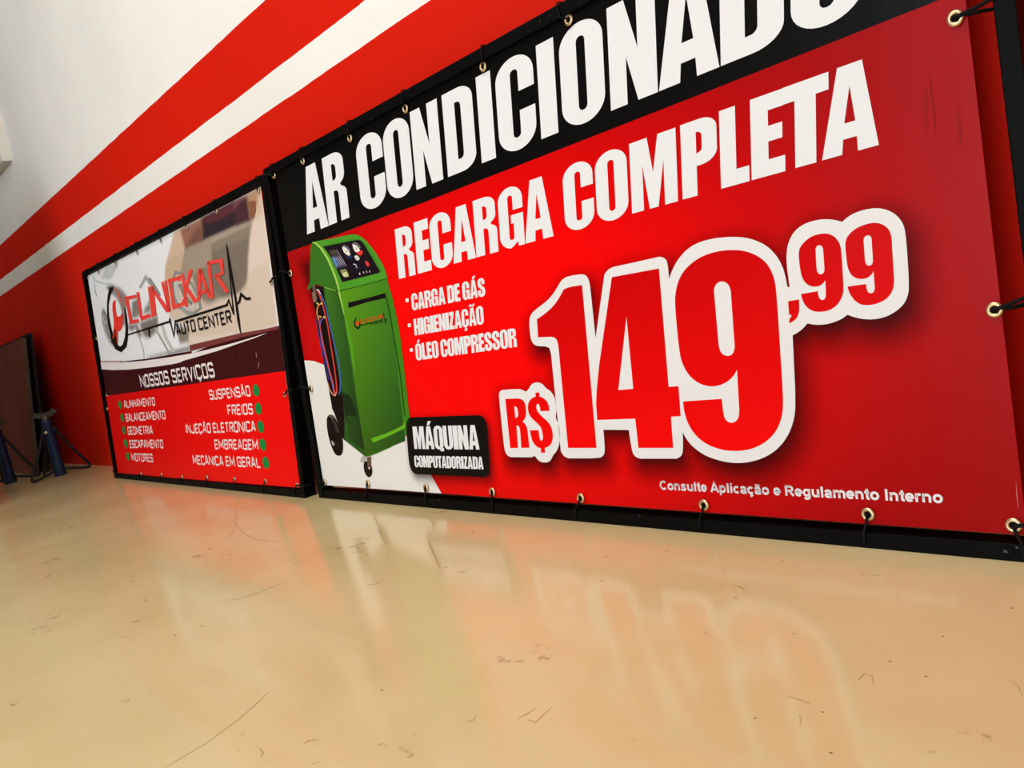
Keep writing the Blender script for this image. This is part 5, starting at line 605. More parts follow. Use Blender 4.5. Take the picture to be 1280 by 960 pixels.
["p", "#F03A2C", 9, [[[0.3384, 0.8114], [0.3431, 0.8187], [0.3481, 0.8242], [0.3533, 0.828], [0.3588, 0.8301], [0.3649, 0.8316], [0.3717, 0.8325], [0.3812, 0.8328], [0.3995, 0.8323], [0.3902, 0.8215], [0.3858, 0.8146], [0.3831, 0.8079], [0.3812, 0.8004], [0.38, 0.7919], [0.3795, 0.7842], [0.3798, 0.7771], [0.3812, 0.7694], [0.3849, 0.757], [0.4172, 0.7555], [0.4324, 0.7556], [0.4458, 0.7574], [0.4562, 0.7664], [0.4728, 0.761], [0.4607, 0.7356], [0.454, 0.7234], [0.4488, 0.716], [0.4435, 0.7104], [0.4384, 0.7066], [0.4324, 0.7032], [0.4256, 0.7001], [0.418, 0.6972], [0.4096, 0.6947], [0.4014, 0.693], [0.3935, 0.6921], [0.3839, 0.6922], [0.3671, 0.6939], [0.3375, 0.6376], [0.3194, 0.6393], [0.326, 0.6772], [0.303, 0.6715], [0.292, 0.669], [0.2852, 0.668], [0.2792, 0.6677], [0.2714, 0.6685], [0.2997, 0.7012], [0.3128, 0.7178], [0.3204, 0.7293], [0.3253, 0.7393], [0.3276, 0.7478], [0.3292, 0.7559], [0.3298, 0.7637], [0.3297, 0.7711], [0.3288, 0.7782], [0.3292, 0.7857], [0.3309, 0.7938], [0.334, 0.8023]]]],
["r", "#EE6A5C", 9, [[0.4077, 0.8881], [0.439, 0.8591], [0.4593, 0.8263], [0.473, 0.8105], [0.506, 0.8034], [0.4843, 0.7976]], [[0.4157, 0.8885], [0.4599, 0.8591], [0.4762, 0.8259], [0.4823, 0.812], [0.5201, 0.8032], [0.4906, 0.7953]], false],
["p", "#1D0F0D", 9, [[[0.3195, 0.7076], [0.3472, 0.7012], [0.3218, 0.6321], [0.2773, 0.6608]]]],
["r", "#F0483F", 9, [[0.6918, 0.8177], [0.5265, 0.8295], [0.5461, 0.7677], [0.5488, 0.718], [0.5389, 0.7066], [0.6766, 0.6983]], [[0.695, 0.804], [0.5811, 0.81], [0.5879, 0.7652], [0.5923, 0.7143], [0.5991, 0.7193], [0.6766, 0.7135]], false],
["r", "#F0483F", 9, [[0.6994, 0.827], [0.7008, 0.7169]], [[0.7353, 0.8237], [0.7367, 0.7144]], false],
["r", "#F0483F", 9, [[0.7098, 0.7023], [0.8434, 0.703]], [[0.6991, 0.7194], [0.8332, 0.7196]], false],
["r", "#F0483F", 9, [[0.8511, 0.8279], [0.8476, 0.7032]], [[0.8818, 0.8249], [0.8783, 0.701]], false],
["r", "#F0483F", 9, [[0.8894, 0.8257], [0.8749, 0.7048]], [[0.9225, 0.822], [0.9083, 0.7021]], false],
["r", "#F0483F", 9, [[0.8811, 0.8182], [1.0272, 0.699]], [[0.908, 0.8204], [1.0712, 0.7038]], false],
["r", "#F0483F", 9, [[1.015, 0.8235], [1.0472, 0.699]], [[1.0433, 0.8217], [1.0751, 0.698]], false],
["r", "#F0483F", 9, [[1.0539, 0.8243], [1.0538, 0.7017]], [[1.0791, 0.8218], [1.0791, 0.6999]], false],
["r", "#F0483F", 9, [[1.2293, 0.7977], [1.2399, 0.8165], [1.0925, 0.8229], [1.0976, 0.7657], [1.0977, 0.7036], [1.2354, 0.702], [1.248, 0.7283]], [[1.2098, 0.7997], [1.2001, 0.8037], [1.1338, 0.8063], [1.1304, 0.763], [1.1376, 0.718], [1.2058, 0.717], [1.2333, 0.7313]], false],
["r", "#F0483F", 9, [[1.2423, 0.8218], [1.2365, 0.6953]], [[1.2704, 0.8187], [1.2647, 0.6931]], false],
["r", "#F0483F", 9, [[1.3313, 0.8258], [1.2544, 0.7698]], [[1.3626, 0.8172], [1.2869, 0.7614]], false],
["r", "#F0483F", 9, [[1.2571, 0.7636], [1.3326, 0.6969]], [[1.2916, 0.7665], [1.366, 0.7003]], false],
["r", "#F0483F", 9, [[1.4163, 0.8144], [1.3592, 0.7032]], [[1.4471, 0.8089], [1.3909, 0.6985]], false],
["r", "#F0483F", 9, [[1.4158, 0.8087], [1.4671, 0.6996]], [[1.4451, 0.8078], [1.4957, 0.6994]], false],
["r", "#F0483F", 9, [[1.3935, 0.7196], [1.4855, 0.7197]], [[1.3861, 0.7334], [1.4783, 0.7332]], false],
["r", "#F0483F", 9, [[1.5032, 0.8228], [1.4934, 0.6937]], [[1.5302, 0.8195], [1.5206, 0.6913]], false],
["r", "#F0483F", 9, [[1.5028, 0.8127], [1.6103, 0.8032], [1.6136, 0.77], [1.5481, 0.7697]], [[1.5011, 0.8259], [1.6415, 0.8131], [1.6376, 0.7601], [1.5551, 0.7588]], false],
["r", "#F0483F", 9, [[1.5519, 0.7658], [1.6297, 0.6951]], [[1.5808, 0.7687], [1.6575, 0.6984]], false],
["r", "#15100E", 9, [[0.4941, 0.6598], [1.0492, 0.6569]], [[0.4908, 0.6661], [1.0452, 0.6657]], false],
["r", "#15100E", 9, [[0.7824, 0.6677], [0.777, 0.6258]], [[0.8, 0.6664], [0.7947, 0.6246]], false],
["r", "#15100E", 9, [[1.0433, 0.6738], [1.0713, 0.5926], [1.1238, 0.6587]], [[1.0611, 0.6733], [1.0741, 0.6065], [1.1069, 0.6612]], false],
["r", "#15100E", 9, [[1.1108, 0.6497], [1.6339, 0.6499]], [[1.1064, 0.6592], [1.6305, 0.6583]], false],
["r", "#15100E", 9, [[1.6265, 0.6494], [1.6422, 0.6632], [1.6646, 0.6148], [1.694, 0.8529]], [[1.6116, 0.6537], [1.6465, 0.6749], [1.676, 0.6151], [1.6858, 0.8541]], false],
["r", "#15100E", 9, [[1.6866, 0.8539], [1.68, 0.7831], [1.694, 0.6688], [1.692, 0.594], [1.7012, 0.5474]], [[1.6932, 0.8531], [1.7012, 0.7811], [1.7102, 0.6677], [1.7115, 0.593], [1.7077, 0.5472]], false],
["r", "#15100E", 9, [[1.7119, 0.6441], [1.7346, 0.6487], [1.7534, 0.6683], [1.7786, 0.651], [1.8191, 0.6461]], [[1.7031, 0.6504], [1.7215, 0.654], [1.7485, 0.6821], [1.789, 0.6585], [1.8207, 0.6558]], false],
["t", "#15100E", 9, "tech", "AUTO CENTER", [1.1066, 0.5994], [1.6494, 0.5891], [1.1006, 0.6458], 0],
["t", "#F1E4E0", 9, "tech", "NOSSOS SERVIÇOS", [0.585, 0.4196], [1.4353, 0.4157], [0.5756, 0.4746], 0],
["t", "#F1E4E0", 9, "tech", "ALINHAMENTO", [0.2974, 0.3388], [0.7358, 0.3355], [0.3, 0.3742], 0],
["t", "#F1E4E0", 9, "tech", "BALANCEAMENTO", [0.2955, 0.2748], [0.8445, 0.2745], [0.2959, 0.3116], 0],
["t", "#F1E4E0", 9, "tech", "GEOMETRIA", [0.2976, 0.2132], [0.6548, 0.2118], [0.301, 0.2504], 0],
["t", "#F1E4E0", 9, "tech", "ESCAPAMENTO", [0.2964, 0.1503], [0.7631, 0.1509], [0.2995, 0.1872], 0],
["t", "#F1E4E0", 9, "tech", "MOTORES", [0.2997, 0.0882], [0.605, 0.0882], [0.3, 0.1251], 0],
["t", "#F1E4E0", 9, "tech", "SUSPENSÃO", [1.3545, 0.335], [1.7192, 0.3332], [1.3511, 0.3711], 0],
["t", "#F1E4E0", 9, "tech", "FREIOS", [1.501, 0.2734], [1.7175, 0.2711], [1.503, 0.3102], 0],
["t", "#F1E4E0", 9, "tech", "INJEÇÃO ELETRÔNICA", [1.0569, 0.2117], [1.7206, 0.2116], [1.0602, 0.2487], 0],
["t", "#F1E4E0", 9, "tech", "EMBREAGEM", [1.336, 0.1501], [1.7205, 0.1493], [1.3393, 0.186], 0],
["t", "#F1E4E0", 9, "tech", "MECÂNICA EM GERAL", [1.0894, 0.0879], [1.719, 0.0875], [1.0891, 0.1241], 0]], "band": [[0.0355, 0.7447], [0.3254, 0.7409], [0.5735, 0.7414], [0.7438, 0.7397], [0.9883, 0.7417], [1.195, 0.743], [1.5127, 0.7452], [1.8953, 0.7491]], "blob": [[0.0306, 0.4208], [0.067, 0.4189], [0.0996, 0.4141], [0.1517, 0.3994], [0.2224, 0.378], [0.2914, 0.3483], [0.3628, 0.3108], [0.4286, 0.2663], [0.4879, 0.211], [0.5291, 0.164], [0.5627, 0.1201], [0.5906, 0.0833], [0.6224, 0.0391]], "Lred": [[0.0158, 0.4079], [1.2108, 0.4044], [1.9853, 0.4002], [2.0065, 0.0257], [-0.0208, 0.0022]], "dots": [[1.7643, 0.3508], [1.7625, 0.2891], [1.7618, 0.2284], [1.7596, 0.1674], [1.762, 0.1064], [0.2369, 0.357], [0.2409, 0.2956], [0.2406, 0.2343], [0.2403, 0.1729], [0.2432, 0.1092]], "eyR": [[0.0586, 0.9707], [0.2362, 0.9672], [0.4866, 0.9604], [0.7359, 0.9594], [1.0197, 0.96], [1.2683, 0.9614], [1.9128, 0.7185], [1.9175, 0.3393], [1.909, 0.0484], [0.0386, 0.0471], [0.2852, 0.0515], [0.5624, 0.0504], [0.8254, 0.0505], [1.1077, 0.0487], [1.4119, 0.0501], [1.7106, 0.0515], [0.0551, 0.6819], [0.0544, 0.334]], "eyL": [[0.0206, 0.9909], [0.2098, 0.9888], [0.4839, 0.9836], [0.791, 0.9803], [1.085, 0.9764], [1.3689, 0.9738], [1.6499, 0.9717], [1.9831, 0.9647], [0.0756, 0.0203], [0.4107, 0.0315], [0.6937, 0.0358], [0.9467, 0.033], [1.2191, 0.0404], [1.4847, 0.0421], [1.745, 0.0443], [1.9737, 0.0387], [1.9735, 0.3272], [1.9854, 0.6795], [0.0232, 0.3439], [0.0118, 0.694]], "RC": [[0.0076, 1.0002], [1.9834, 0.992], [1.9832, 0], [0, 0]], "LC": [[-0.05, 1.0318], [2.0497, 1.0038], [2.03, 0], [0, 0]], "RV": [[0.0262, 0.0385], [1.9229, 0.0352], [1.9273, 0.9703], [0.0596, 0.9827]], "LV": [[0.0416, 0.0213], [1.9897, 0.0299], [1.9972, 0.9756], [0.0066, 1.0029]]}''')

def inside(p, poly):
    x, y = p; r = False; n = len(poly)
    for i in range(n):
        x1, y1 = poly[i]; x2, y2 = poly[i - 1]
        if (y1 > y) != (y2 > y) and x < (x2 - x1) * (y - y1) / (y2 - y1) + x1: r = not r
    return r
def dist(p, poly):
    x, y = p; best = 9
    for i in range(len(poly)):
        x1, y1 = poly[i - 1]; x2, y2 = poly[i]
        dx, dy = x2 - x1, y2 - y1; t = max(0, min(1, ((x - x1) * dx + (y - y1) * dy) / (dx * dx + dy * dy + 1e-12)))
        best = min(best, math.hypot(x - x1 - t * dx, y - y1 - t * dy))
    return best

def do_print(P, items, grad):
    for it in items:
        kind, col, z = it[:3]
        c = None if kind == 'g' else grad if col == 'grad' else lin(col) if isinstance(col, str) else col
        if kind == 'p': P.tri(it[3], z, c)
        elif kind == 'r':
            n = len(it[3])
            for i in range(n if it[5] else n - 1):
                j = (i + 1) % n; q = [it[4][i], it[4][j], it[3][j], it[3][i]]
                ar = sum(q[m][0] * q[(m + 1) % 4][1] - q[(m + 1) % 4][0] * q[m][1] for m in range(4))
                P.quad(q if ar > 0 else q[::-1], z, c)
        elif kind == 'g':
            cs = [lin(x) for x in it[1]]; tl, tr, br, bl = [Vector(p) for p in it[3]]; n = 10
            def at(i, j):
                u, w = i / n, j / n
                p = (bl * (1 - u) + br * u) * (1 - w) + (tl * (1 - u) + tr * u) * w
                k = [(cs[3][m] * (1 - u) + cs[2][m] * u) * (1 - w) + (cs[0][m] * (1 - u) + cs[1][m] * u) * w for m in range(3)]
                return p, (*k, 1)
            for i in range(n):
                for j in range(n):
                    b0 = len(P.v)
                    for a in ((i, j), (i + 1, j), (i + 1, j + 1), (i, j + 1)):
                        p, k = at(*a); P.v.append((p.x, P.y0 - z * P.step, p.y)); P.c.append(k)
                    P.f.append((b0, b0 + 1, b0 + 2, b0 + 3)); P.m.append(0)
        elif kind == 't': P.letters(it[3], it[4], it[5], it[6], it[7], z, c, it[8])
        elif kind == 'h':
            for n_, (ch, s0, w1, tb, tc, sk) in enumerate(it[3]):
                P.tri([[(s0 + p[0] * (w1 - s0) + sk * p[1] * (tc - tb), tb + p[1] * (tc - tb)) for p in lp] for lp in IMPACT[ch][1]], z + (n_ % 2) * .4, c)

# ------------------------------------------------------------------ the room
def slab(name, lo, hi, mt):
    bm = bmesh.new(); add_box(bm, lo, hi); o = obj(name, bm, mt); tag(o, kind='structure'); return o
slab('floor', (-10, -7, -.2), (5, 1.5, 0), M_FLOOR)
slab('wall_back', (-10, 1.312, 0), (5, 1.5, 4.4), M_WALL)
slab('wall_left', (-10.2, -7, 0), (-10, 1.5, 4.4), M_BAY)
slab('wall_right', (5, -7, 0), (5.2, 1.5, 4.4), M_LEDGE)
slab('ceiling', (-10.2, -7, 4.4), (5.2, 1.5, 4.55), M_LEDGE)
slab('wall_front', (-10, -7.2, 0), (-3.4, -7, 4.4), M_LEDGE)
slab('wall_front', (2.2, -7.2, 0), (5.2, -7, 4.4), M_LEDGE)
slab('added_shade_wall', (-4.78, -5, 0), (-4.62, .67, 1.6), M_BAY)  # unseen wall, added to keep light off the far left corner
bm = bmesh.new(); add_box(bm, (-6.9, 1.262, 1.80), (-5.33, 1.314, 2.1), .006)
tag(obj('trim_1', bm, M_LEDGE), kind='structure')
# scratches, cracks, scuffs and specks in the floor paint; one long streak stands in for a reflection
FM = Print(0, 0)
def upright(name, P, mt, z):
    me = bpy.data.meshes.new(name); me.from_pydata([(v[0], v[2], z) for v in P.v], [], P.f)
    at = me.attributes.new('print', 'FLOAT_COLOR', 'POINT')
    for i, c in enumerate(P.c): at.data[i].color = (*c[:3], 1)
    me.materials.append(mt); return link(name, me)
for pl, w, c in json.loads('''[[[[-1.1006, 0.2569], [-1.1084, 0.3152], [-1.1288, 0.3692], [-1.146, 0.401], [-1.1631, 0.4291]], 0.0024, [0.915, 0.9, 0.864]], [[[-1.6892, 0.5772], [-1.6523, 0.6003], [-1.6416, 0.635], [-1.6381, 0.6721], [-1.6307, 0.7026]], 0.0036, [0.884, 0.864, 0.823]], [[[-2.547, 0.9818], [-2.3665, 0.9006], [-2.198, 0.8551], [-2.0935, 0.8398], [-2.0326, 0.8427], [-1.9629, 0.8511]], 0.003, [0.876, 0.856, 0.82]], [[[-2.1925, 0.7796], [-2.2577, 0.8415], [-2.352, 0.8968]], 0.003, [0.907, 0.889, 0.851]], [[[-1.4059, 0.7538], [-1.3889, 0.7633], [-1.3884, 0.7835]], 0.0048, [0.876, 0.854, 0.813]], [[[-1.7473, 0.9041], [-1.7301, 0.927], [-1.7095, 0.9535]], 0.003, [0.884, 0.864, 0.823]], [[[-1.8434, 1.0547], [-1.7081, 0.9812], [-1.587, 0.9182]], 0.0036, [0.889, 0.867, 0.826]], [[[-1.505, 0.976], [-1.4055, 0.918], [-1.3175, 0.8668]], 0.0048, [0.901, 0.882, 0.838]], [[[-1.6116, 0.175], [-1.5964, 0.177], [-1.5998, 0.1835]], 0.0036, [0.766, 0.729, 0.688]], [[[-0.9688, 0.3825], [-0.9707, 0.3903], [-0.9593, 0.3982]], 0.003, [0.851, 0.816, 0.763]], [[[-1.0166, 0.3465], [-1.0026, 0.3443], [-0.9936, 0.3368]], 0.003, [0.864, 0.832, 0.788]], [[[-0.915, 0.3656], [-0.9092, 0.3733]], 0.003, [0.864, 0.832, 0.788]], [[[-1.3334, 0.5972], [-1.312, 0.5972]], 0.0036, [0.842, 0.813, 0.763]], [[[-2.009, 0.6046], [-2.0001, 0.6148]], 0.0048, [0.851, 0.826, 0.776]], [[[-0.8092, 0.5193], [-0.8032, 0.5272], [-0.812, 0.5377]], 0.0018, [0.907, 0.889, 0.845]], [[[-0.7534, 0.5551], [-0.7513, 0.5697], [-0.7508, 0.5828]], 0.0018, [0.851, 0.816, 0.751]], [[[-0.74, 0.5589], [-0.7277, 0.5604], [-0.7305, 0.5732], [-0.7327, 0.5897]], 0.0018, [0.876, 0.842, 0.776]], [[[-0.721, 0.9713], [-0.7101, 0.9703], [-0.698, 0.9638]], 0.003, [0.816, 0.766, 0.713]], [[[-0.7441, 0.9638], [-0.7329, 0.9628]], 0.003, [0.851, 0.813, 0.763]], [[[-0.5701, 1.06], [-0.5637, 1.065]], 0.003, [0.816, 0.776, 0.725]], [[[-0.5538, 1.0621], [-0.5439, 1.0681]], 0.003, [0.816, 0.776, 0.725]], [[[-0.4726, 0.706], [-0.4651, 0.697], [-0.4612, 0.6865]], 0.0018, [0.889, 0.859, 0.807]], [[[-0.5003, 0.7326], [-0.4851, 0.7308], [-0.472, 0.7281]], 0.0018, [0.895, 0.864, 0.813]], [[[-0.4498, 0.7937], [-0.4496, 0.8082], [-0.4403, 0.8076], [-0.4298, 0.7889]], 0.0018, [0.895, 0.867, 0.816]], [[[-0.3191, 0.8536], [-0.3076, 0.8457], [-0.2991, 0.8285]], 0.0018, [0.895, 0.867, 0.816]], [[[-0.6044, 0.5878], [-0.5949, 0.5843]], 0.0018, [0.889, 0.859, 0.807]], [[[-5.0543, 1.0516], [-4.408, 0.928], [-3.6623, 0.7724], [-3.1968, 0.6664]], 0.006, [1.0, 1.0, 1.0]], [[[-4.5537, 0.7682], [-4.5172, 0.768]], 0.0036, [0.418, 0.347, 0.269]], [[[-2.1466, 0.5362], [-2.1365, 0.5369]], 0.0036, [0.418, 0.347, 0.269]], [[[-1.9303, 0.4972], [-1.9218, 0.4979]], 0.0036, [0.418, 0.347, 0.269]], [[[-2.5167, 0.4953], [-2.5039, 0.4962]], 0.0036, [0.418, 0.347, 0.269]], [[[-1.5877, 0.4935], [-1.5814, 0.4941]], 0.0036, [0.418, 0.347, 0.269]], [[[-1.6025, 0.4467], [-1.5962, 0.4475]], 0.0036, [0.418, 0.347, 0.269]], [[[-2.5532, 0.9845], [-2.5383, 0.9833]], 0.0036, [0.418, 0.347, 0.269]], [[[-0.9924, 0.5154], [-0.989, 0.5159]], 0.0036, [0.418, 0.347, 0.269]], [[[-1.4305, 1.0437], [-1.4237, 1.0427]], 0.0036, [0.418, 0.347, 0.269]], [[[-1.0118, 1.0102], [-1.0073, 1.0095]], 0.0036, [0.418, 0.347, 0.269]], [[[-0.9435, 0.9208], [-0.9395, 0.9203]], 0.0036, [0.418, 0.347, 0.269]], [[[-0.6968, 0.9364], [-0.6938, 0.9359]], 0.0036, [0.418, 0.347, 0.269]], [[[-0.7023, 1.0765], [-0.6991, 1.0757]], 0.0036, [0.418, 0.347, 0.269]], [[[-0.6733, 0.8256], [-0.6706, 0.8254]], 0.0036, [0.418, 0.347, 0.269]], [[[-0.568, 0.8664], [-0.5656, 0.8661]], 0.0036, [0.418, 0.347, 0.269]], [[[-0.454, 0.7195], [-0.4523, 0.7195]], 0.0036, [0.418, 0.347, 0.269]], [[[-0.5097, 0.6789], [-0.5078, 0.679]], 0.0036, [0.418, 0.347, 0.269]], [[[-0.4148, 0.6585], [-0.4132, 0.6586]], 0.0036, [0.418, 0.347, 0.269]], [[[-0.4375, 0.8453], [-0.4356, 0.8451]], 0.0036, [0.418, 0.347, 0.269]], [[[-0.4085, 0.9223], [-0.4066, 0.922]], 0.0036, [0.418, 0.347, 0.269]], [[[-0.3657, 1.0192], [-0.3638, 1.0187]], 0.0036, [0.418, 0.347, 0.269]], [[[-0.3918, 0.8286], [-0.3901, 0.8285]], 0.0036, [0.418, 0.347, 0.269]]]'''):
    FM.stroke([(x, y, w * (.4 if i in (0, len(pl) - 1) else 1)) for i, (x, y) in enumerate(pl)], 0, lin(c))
fm = upright('floor_wear_and_glint', FM, M_MARK, .0003); tag(fm, kind='structure')


# ------------------------------------------------------------------ the two signs
RAIL, DEPTH = .025, .040
def rail(name, a, b, parent, side=Vector((0, 1, 0))):
    bm = bmesh.new(); add_beam(bm, a, b, RAIL, DEPTH, side, .002); return obj(name, bm, M_BLACK, parent)

def frame(root, TL, TR, BR, BL):
    h = RAIL / 2
    def P(q, dx, dz): return Vector((q[0] + dx, DEPTH / 2, q[1] + dz))
    rail('top_rail', P(TL, 0, -h), P(TR, 0, -h), root)
    rail('bottom_rail', P(BL, 0, h), P(BR, 0, h), root)
    rail('side_rail', P(BL, h, RAIL), P(TL, h, -RAIL), root)
    rail('side_rail', P(BR, -h, RAIL), P(TR, -h, -RAIL), root)
    return h

def eyelets(root, spots, corners, yv, ro=.0105):
    TL, TR, BR, BL = corners
    ring = bmesh.new()
    prof = [(ro * .46, -.0004), (ro * .5, -.0019), (ro * .7, -.0026), (ro * .9, -.0020), (ro, -.0004)]
    n = 20; rings = []
    for r_, y_ in prof: rings.append([ring.verts.new((r_ * math.cos(2 * math.pi * k / n), y_, r_ * math.sin(2 * math.pi * k / n))) for k in range(n)])
    for a, b in zip(rings, rings[1:]):
        for k in range(n): ring.faces.new((a[k], b[k], b[(k + 1) % n], a[(k + 1) % n]))
    src = obj('eyelet', ring, M_BRASS, root, True)
    hb = bmesh.new(); bmesh.ops.create_circle(hb, cap_ends=True, segments=16, radius=ro * .48, matrix=Matrix.Rotation(math.pi / 2, 4, 'X'))
    hole = obj('eyelet_hole', hb, M_HOLE, src); hole.location = (0, -.0006, 0)
    rnd = random.Random(5)
    for i, (s, t, way) in enumerate(spots):
        if i == 0: e = src
        else:
            e = src.copy(); COL.objects.link(e); h2 = hole.copy(); COL.objects.link(h2); h2.parent = e
        e.location = (s, yv - .0035, t)
        for wy in way:
            h = RAIL
            if wy in 'tb':
                f = (s - TL[0]) / (TR[0] - TL[0]); zt = TL[1] + (TR[1] - TL[1]) * f; zb = BL[1] + (BR[1] - BL[1]) * f
                j = rnd.uniform(-.012, .012)
                if wy == 't': near, far = zt - h, zt
                else: near, far = zb + h, zb
                sg = 1 if wy == 't' else -1
                pts_ = [(s, yv - .007, t), (s + j * .4, yv - .008, (t + near) / 2), (s + j, -.002, near - sg * .002), (s + j * 1.2, -.0025, (near + far) / 2), (s + j * 1.3, -.0015, far + sg * .0015),
                        (s + j, DEPTH / 2, far + sg * .0025), (s + j * .6, DEPTH + .0025, (near + far) / 2), (s + j * .3, DEPTH, near - sg * .003), (s, yv + .004, (t + near) / 2), (s, yv + .004, t)]
                if wy == 'b':   # the lower rail stands on the floor: the cord stops on its front
                    pts_ = pts_[:4] + [(s + j * 1.2, -.0015, far + .008)]
            else:
                f = (t - BL[1]) / (TL[1] - BL[1]); sl = BL[0] + (TL[0] - BL[0]) * f; sr = BR[0] + (TR[0] - BR[0]) * f
                j = rnd.uniform(-.002, .012)
                if wy == 'l': near, far, sg = sl + h, sl, -1
                else: near, far, sg = sr - h, sr, 1
                pts_ = [(s, yv - .007, t), ((s + near) / 2, yv - .008, t + j * .5), (near - sg * .002, -.002, t + j), ((near + far) / 2, -.0025, t + j * 1.2), (far + sg * .0015, -.0015, t + j * 1.2),
                        (far + sg * .0025, DEPTH / 2, t + j), ((near + far) / 2, DEPTH + .0025, t + j * .6), (near - sg * .003, DEPTH, t + j * .3), ((s + near) / 2, yv + .004, t), (s, yv + .004, t)]
            bm = bmesh.new(); add_tube(bm, spline(pts_, 4), .0016 if wy == 't' else .0022 if wy == 'b' else .0028, 6)
            obj('tie_cord', bm, M_CORD, root, True)

def axes(x, v):
    x, v = Vector(x), Vector(v); return Matrix((x, v.cross(x), v)).transposed()

# ---- large sign
R_C = DATA['RC']
bigsign = tag(empty('banner_sign', (-2.30958, 1.14860, 0.00000), axes((0.99999, 0.00540, 0.00000), (-0.00038, 0.06994, 0.99755))),
    'large red and black framed banner with the price 149,99 and a green machine', 'sign', 'framed vinyl banners leaning on the wall')
frame(bigsign, *R_C)
YV = .010
P = Print(YV)
V0, V1, V2, V3 = DATA['RV']
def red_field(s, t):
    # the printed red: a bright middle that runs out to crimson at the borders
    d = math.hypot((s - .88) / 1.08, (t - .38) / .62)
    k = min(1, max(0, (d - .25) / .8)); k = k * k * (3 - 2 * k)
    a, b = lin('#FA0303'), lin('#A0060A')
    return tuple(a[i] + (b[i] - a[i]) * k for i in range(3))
def edge_x(t, left):
    f = (t - .0365) / .945
    return (V0[0] + (V3[0] - V0[0]) * f) if left else (V1[0] + (V2[0] - V1[0]) * f)
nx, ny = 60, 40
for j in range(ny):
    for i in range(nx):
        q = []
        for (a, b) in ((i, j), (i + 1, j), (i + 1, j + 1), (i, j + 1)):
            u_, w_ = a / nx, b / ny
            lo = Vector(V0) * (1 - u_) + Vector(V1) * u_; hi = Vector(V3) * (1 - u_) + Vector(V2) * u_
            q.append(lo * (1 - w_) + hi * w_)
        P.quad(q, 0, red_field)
band = DATA['band']
P.tri([[(edge_x(.748, True), band[0][1])] + band[1:] + [(edge_x(.752, False), band[-1][1] + .001), V2, V3]], 1, lin('#0B0A0A'))
blob = DATA['blob']
P.tri([[(edge_x(.42, True), blob[0][1])] + blob[1:-1] + [(blob[-1][0], V0[1] + (V1[1] - V0[1]) * .32), V0]], 1, lin('#E9E6E0'))
price = [it for it in DATA['R'] if it[2] == 3 and it[1] == '#E8E7E6']
outl = [it[3][0] for it in price]
badge = [it for it in DATA['R'] if it[2] == 4 and it[1] == '#0D0A08'][0][3][0]
mach = [(.112, .70), (.40, .72), (.47, .62), (.525, .2), (.30, .06)]
def soft(s, t):
    # the printed drop shadows of the price, the machine and the badge
    al = 0
    for o_, dx, dy, w, k in [(q, .006, -.020, .046, .92) for q in outl] + [(badge, .008, -.010, .024, .7), (mach, .006, -.002, .034, .65)]:
        p = (s - dx, t - dy)
        if o_ is mach and t < .22: continue
        d = dist(p, o_)
        if d < w or inside(p, o_):
            g = 1 if inside(p, o_) and d > w * .5 else (.5 + .5 * min(1, d / (w * .5)) if inside(p, o_) else .5 * (1 - d / w) ** 1.5)
            al = max(al, k * g)
    return (*lin('#4A0508'), al)
P.grid(.03, 1.88, .05, .735, 185, 70, 2, soft, 1)
def digits(s, t):
    k = min(1, max(0, (t - .12) / .42))
    a, b = lin('#F80505'), lin('#C40205'); return tuple(a[i] + (b[i] - a[i]) * k for i in range(3))
do_print(P, DATA['R'], digits)
P.build('banner_sheet', bigsign, [M_VIN, M_SOFT])
ways = 'tttttt' + 'rr'
eR = [(s, t, w) for (s, t), w in zip(DATA['eyR'], ['tl', 't', 't', 't', 't', 't', 'r', 'r', 'rb', 'bl', 'b', 'b', 'b', 'b', 'b', 'b', 'l', 'l'])]
eR += [(1.508, .966, 't'), (1.735, .964, 't'), (1.905, .960, 'tr')]
eyelets(bigsign, eR, R_C, YV)

# ---- left sign
L_C = DATA['LC']
lsign = tag(empty('banner_sign', (-4.40194, 1.14984, 0.00000), axes((0.99997, -0.00800, 0.00000), (0.00089, 0.11176, 0.99373))),
    'framed maroon and red banner listing services with green dots below a car picture', 'sign', 'framed vinyl banners leaning on the wall')
frame(lsign, *L_C)
P = Print(YV)
W0, W1, W2, W3 = DATA['LV']
P.tri([[W0, W1, W2, W3]], 0, lin('#F0F1F3'))
for it in DATA['L']:
    if it[0] == 'p' and it[1] == '#3E0C10' and it[2] == 1: band_l = it
lr = DATA['Lred']; (tl0, tl1), (tm0, tm1), (tr0, tr1) = lr[:3]
DATA['L'].remove(band_l)
lx = lambda t: W0[0] + (W3[0] - W0[0]) * (t - .02) / .97
rx = lambda t: W1[0] + (W2[0] - W1[0]) * (t - .034) / .93
keep = [p for p in band_l[3][0]]
def clampx(p): return (min(max(p[0], lx(p[1])), rx(p[1])), max(p[1], .0214 + (p[0] - .0434) * .00655))
for it in DATA['L']:
    if it[0] == 'p': it[3] = [[clampx(p) for p in lp] for lp in it[3]]
P.tri([[clampx(p) for p in keep]], 1, lin('#3E0C10'))
def lred(s, t):  # red darker to the left: fall-off of light put into the colour
    k = min(1, max(0, (s - .1) / 1.4)); a, b = lin('#D80404'), lin('#F40303'); return tuple(a[i] + (b[i] - a[i]) * k for i in range(3))
tl_, tr_ = (lx(tl1), tl1), (rx(tr1), tr1)
for k in range(8):
    u0, u1 = k / 8, (k + 1) / 8
    lo = lambda u_: Vector(W0) * (1 - u_) + Vector(W1) * u_
    hi = lambda u_: Vector(tl_) * (1 - u_) + Vector(tr_) * u_
    P.quad([lo(u0), lo(u1), hi(u1), hi(u0)], 6, lred)
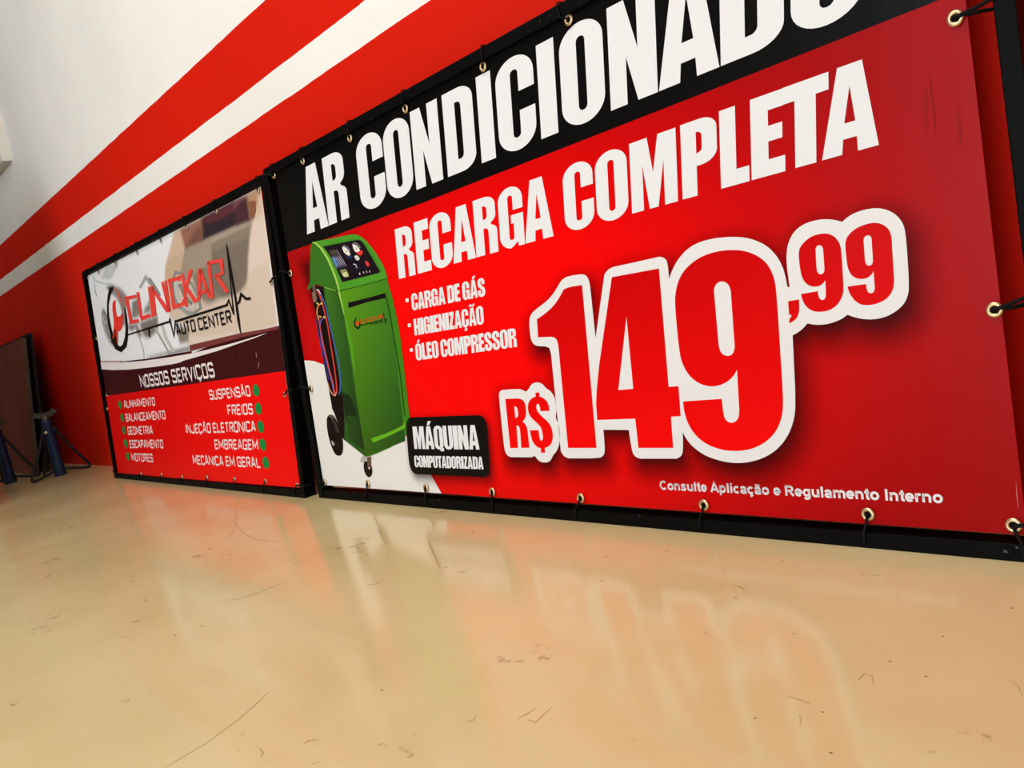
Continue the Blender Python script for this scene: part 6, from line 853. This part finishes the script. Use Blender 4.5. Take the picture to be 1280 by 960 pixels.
# the printed photograph on the upper half: soft-edged shapes laid over each other
shapes = [it for it in DATA['L'] if it[0] == 'p' and it[2] <= 5]
DATA['L'] = [it for it in DATA['L'] if not (it[0] == 'p' and it[2] <= 5)]
shapes = [(it, lin(it[1]), it[3][0], .006 if it[2] in (4, 6) else .011) for it in sorted(shapes, key=lambda q: q[2])]
boxes = [(min(p[0] for p in q[2]) - .02, max(p[0] for p in q[2]) + .02, min(p[1] for p in q[2]) - .02, max(p[1] for p in q[2]) + .02) for q in shapes]
bg = lin('#F0F1F3')
def picture(s, t):
    c = list(bg)
    for (it, k, pl, fe), (x0, x1, y0, y1) in zip(shapes, boxes):
        if not (x0 < s < x1 and y0 < t < y1): continue
        d = dist((s, t), pl); ins = inside((s, t), pl)
        if not ins and d > fe: continue
        a_ = .5 + .5 * min(1, d / fe) * (1 if ins else -1)
        c = [c[i] + (k[i] - c[i]) * a_ for i in range(3)]
    return tuple(c)
nx, ny, t0 = 170, 75, .42
for j in range(ny):
    for i in range(nx):
        q = []
        for a, b in ((i, j), (i + 1, j), (i + 1, j + 1), (i, j + 1)):
            u_, w_ = a / nx, b / ny
            lo, hi = Vector((lx(t0), t0)) * (1 - u_) + Vector((rx(t0), t0)) * u_, Vector(W3) * (1 - u_) + Vector(W2) * u_
            q.append(lo * (1 - w_) + hi * w_)
        P.quad(q, .5, picture)
do_print(P, DATA['L'], None)
for s, t in DATA['dots']:
    P.tri([[(s + .0255 * math.cos(k * math.pi / 12), t + .0205 * math.sin(k * math.pi / 12)) for k in range(24)]], 9, lin('#0F8A3C'))
P.build('banner_sheet', lsign, [M_VIN])
wl = ['t'] * 8 + ['b'] * 8 + ['r', 'r', 'l', 'l']; wl[0] = 'tl'; wl[15] = 'rb'; wl[8] = 'bl'
eyelets(lsign, [(s, t, w) for (s, t), w in zip(DATA['eyL'], wl)], L_C, YV, .0085)

# ------------------------------------------------------------------ things in the far corner
def leaning_board(name, label, x0, x1, ybase, ytop, hgt, thick, face, edge, rad=.03):
    lean = math.asin((ytop - ybase) / hgt)
    root = empty(name, (x0, ybase, 0)); root.rotation_euler = (-lean, 0, 0)
    tag(root, label, 'board')
    w = x1 - x0
    prof = [(0, 0), (w, 0)] + arc(w - rad, hgt - rad, rad, rad, 0, 90, 6) + arc(rad, hgt - rad, rad, rad, 90, 180, 6)
    bm = bmesh.new()
    fr = [bm.verts.new((x, 0, z)) for x, z in prof]; bk = [bm.verts.new((x, thick, z)) for x, z in prof]
    bm.faces.new(fr).material_index = 0; bm.faces.new(bk[::-1]).material_index = 0
    n_ = len(prof)
    for i in range(n_):
        f = bm.faces.new((fr[i], bk[i], bk[(i + 1) % n_], fr[(i + 1) % n_])); f.material_index = 1
    bmesh.ops.recalc_face_normals(bm, faces=bm.faces)
    me = bpy.data.meshes.new(name + '_sheet'); bm.to_mesh(me); bm.free(); me.materials.append(face); me.materials.append(edge)
    link('panel', me, root)
    return root
leaning_board('leaning_board', 'tall black board behind the brown one, leaning on the red wall at the left', -6.9, -5.735, 1.135, 1.252, .865, .012, M_BLACKBOARD, M_BLACKBOARD, .02)
leaning_board('leaning_board', 'brown hardboard panel with a rounded corner leaning beside the red wall, behind the blue stands', -6.95, -5.77, 1.08, 1.21, .845, .022, M_BOARD, M_BOARDEDGE, .03)

def jack_stand(loc, rot, label):
    t = empty('jack_stand', loc); t.rotation_euler = (0, 0, rot)
    tag(t, label, 'jack stand', 'blue tripod jack stands')
    H = .325
    bm = bmesh.new()
    prof = [(.031, 0), (.033, .006), (.033, .02), (.030, .03), (.026, H - .02), (.027, H - .015), (.027, H), (.018, H + .002)]
    n = 24; rg = []
    for r_, z in prof: rg.append([bm.verts.new((r_ * math.cos(2 * math.pi * k / n), r_ * math.sin(2 * math.pi * k / n), z)) for k in range(n)])
    for a, b in zip(rg, rg[1:]):
        for k in range(n): bm.faces.new((a[k], a[(k + 1) % n], b[(k + 1) % n], b[k]))
    bm.faces.new(rg[0][::-1]); bm.faces.new(rg[-1])
    obj('post', bm, M_BLUE, t, True)
    bm = bmesh.new(); add_tube(bm, [(0, 0, H - .03), (0, 0, H + .03)], .017, 16); obj('inner_column', bm, M_STEEL, t, True)
    bm = bmesh.new()
    sp = [(-.056, 0, H + .046), (-.044, 0, H + .035), (-.02, 0, H + .032), (.02, 0, H + .032), (.044, 0, H + .036), (.056, 0, H + .054)]
    for a, b in zip(sp, sp[1:]): add_beam(bm, a, b, .03, .0045)
    sd = obj('saddle', bm, M_STEEL, t); sd.rotation_euler = (0, 0, math.radians(62)); tag(sd, 'worn bare steel saddle')
    bm = bmesh.new(); add_tube(bm, [(.0, -.024, H * .80), (.0, -.036, H * .80)], .007, 12); pn = obj('pin', bm, M_WHITE, t); pn.rotation_euler = (0, 0, math.radians(48)); tag(pn, 'small white pin head')
    for k, a in enumerate((80, 200, 280)):
        ca, sa = math.cos(math.radians(a)), math.sin(math.radians(a)); rr = .155
        bm = bmesh.new()
        path = [(ca * .024, sa * .024, H * .86), (ca * rr * .55, sa * rr * .55, H * .46), (ca * (rr - .012), sa * (rr - .012), .045), (ca * rr, sa * rr, .016), (ca * (rr - .02), sa * (rr - .02), .010), (ca * rr * .5, sa * rr * .5, .022), (ca * .026, sa * .026, .036)]
        q = spline(path, 5); add_tube(bm, q, .0085, 8)
        obj('leg', bm, M_JACKDARK, t, True)
    return t
jack_stand((-5.30, 1.115, 0), 0, 'blue tripod jack stand nearer the framed banner, in front of the red wall')
jack_stand((-5.68, .93, 0), math.radians(-14), 'dark blue jack stand cut by the left edge, in front of the brown board')
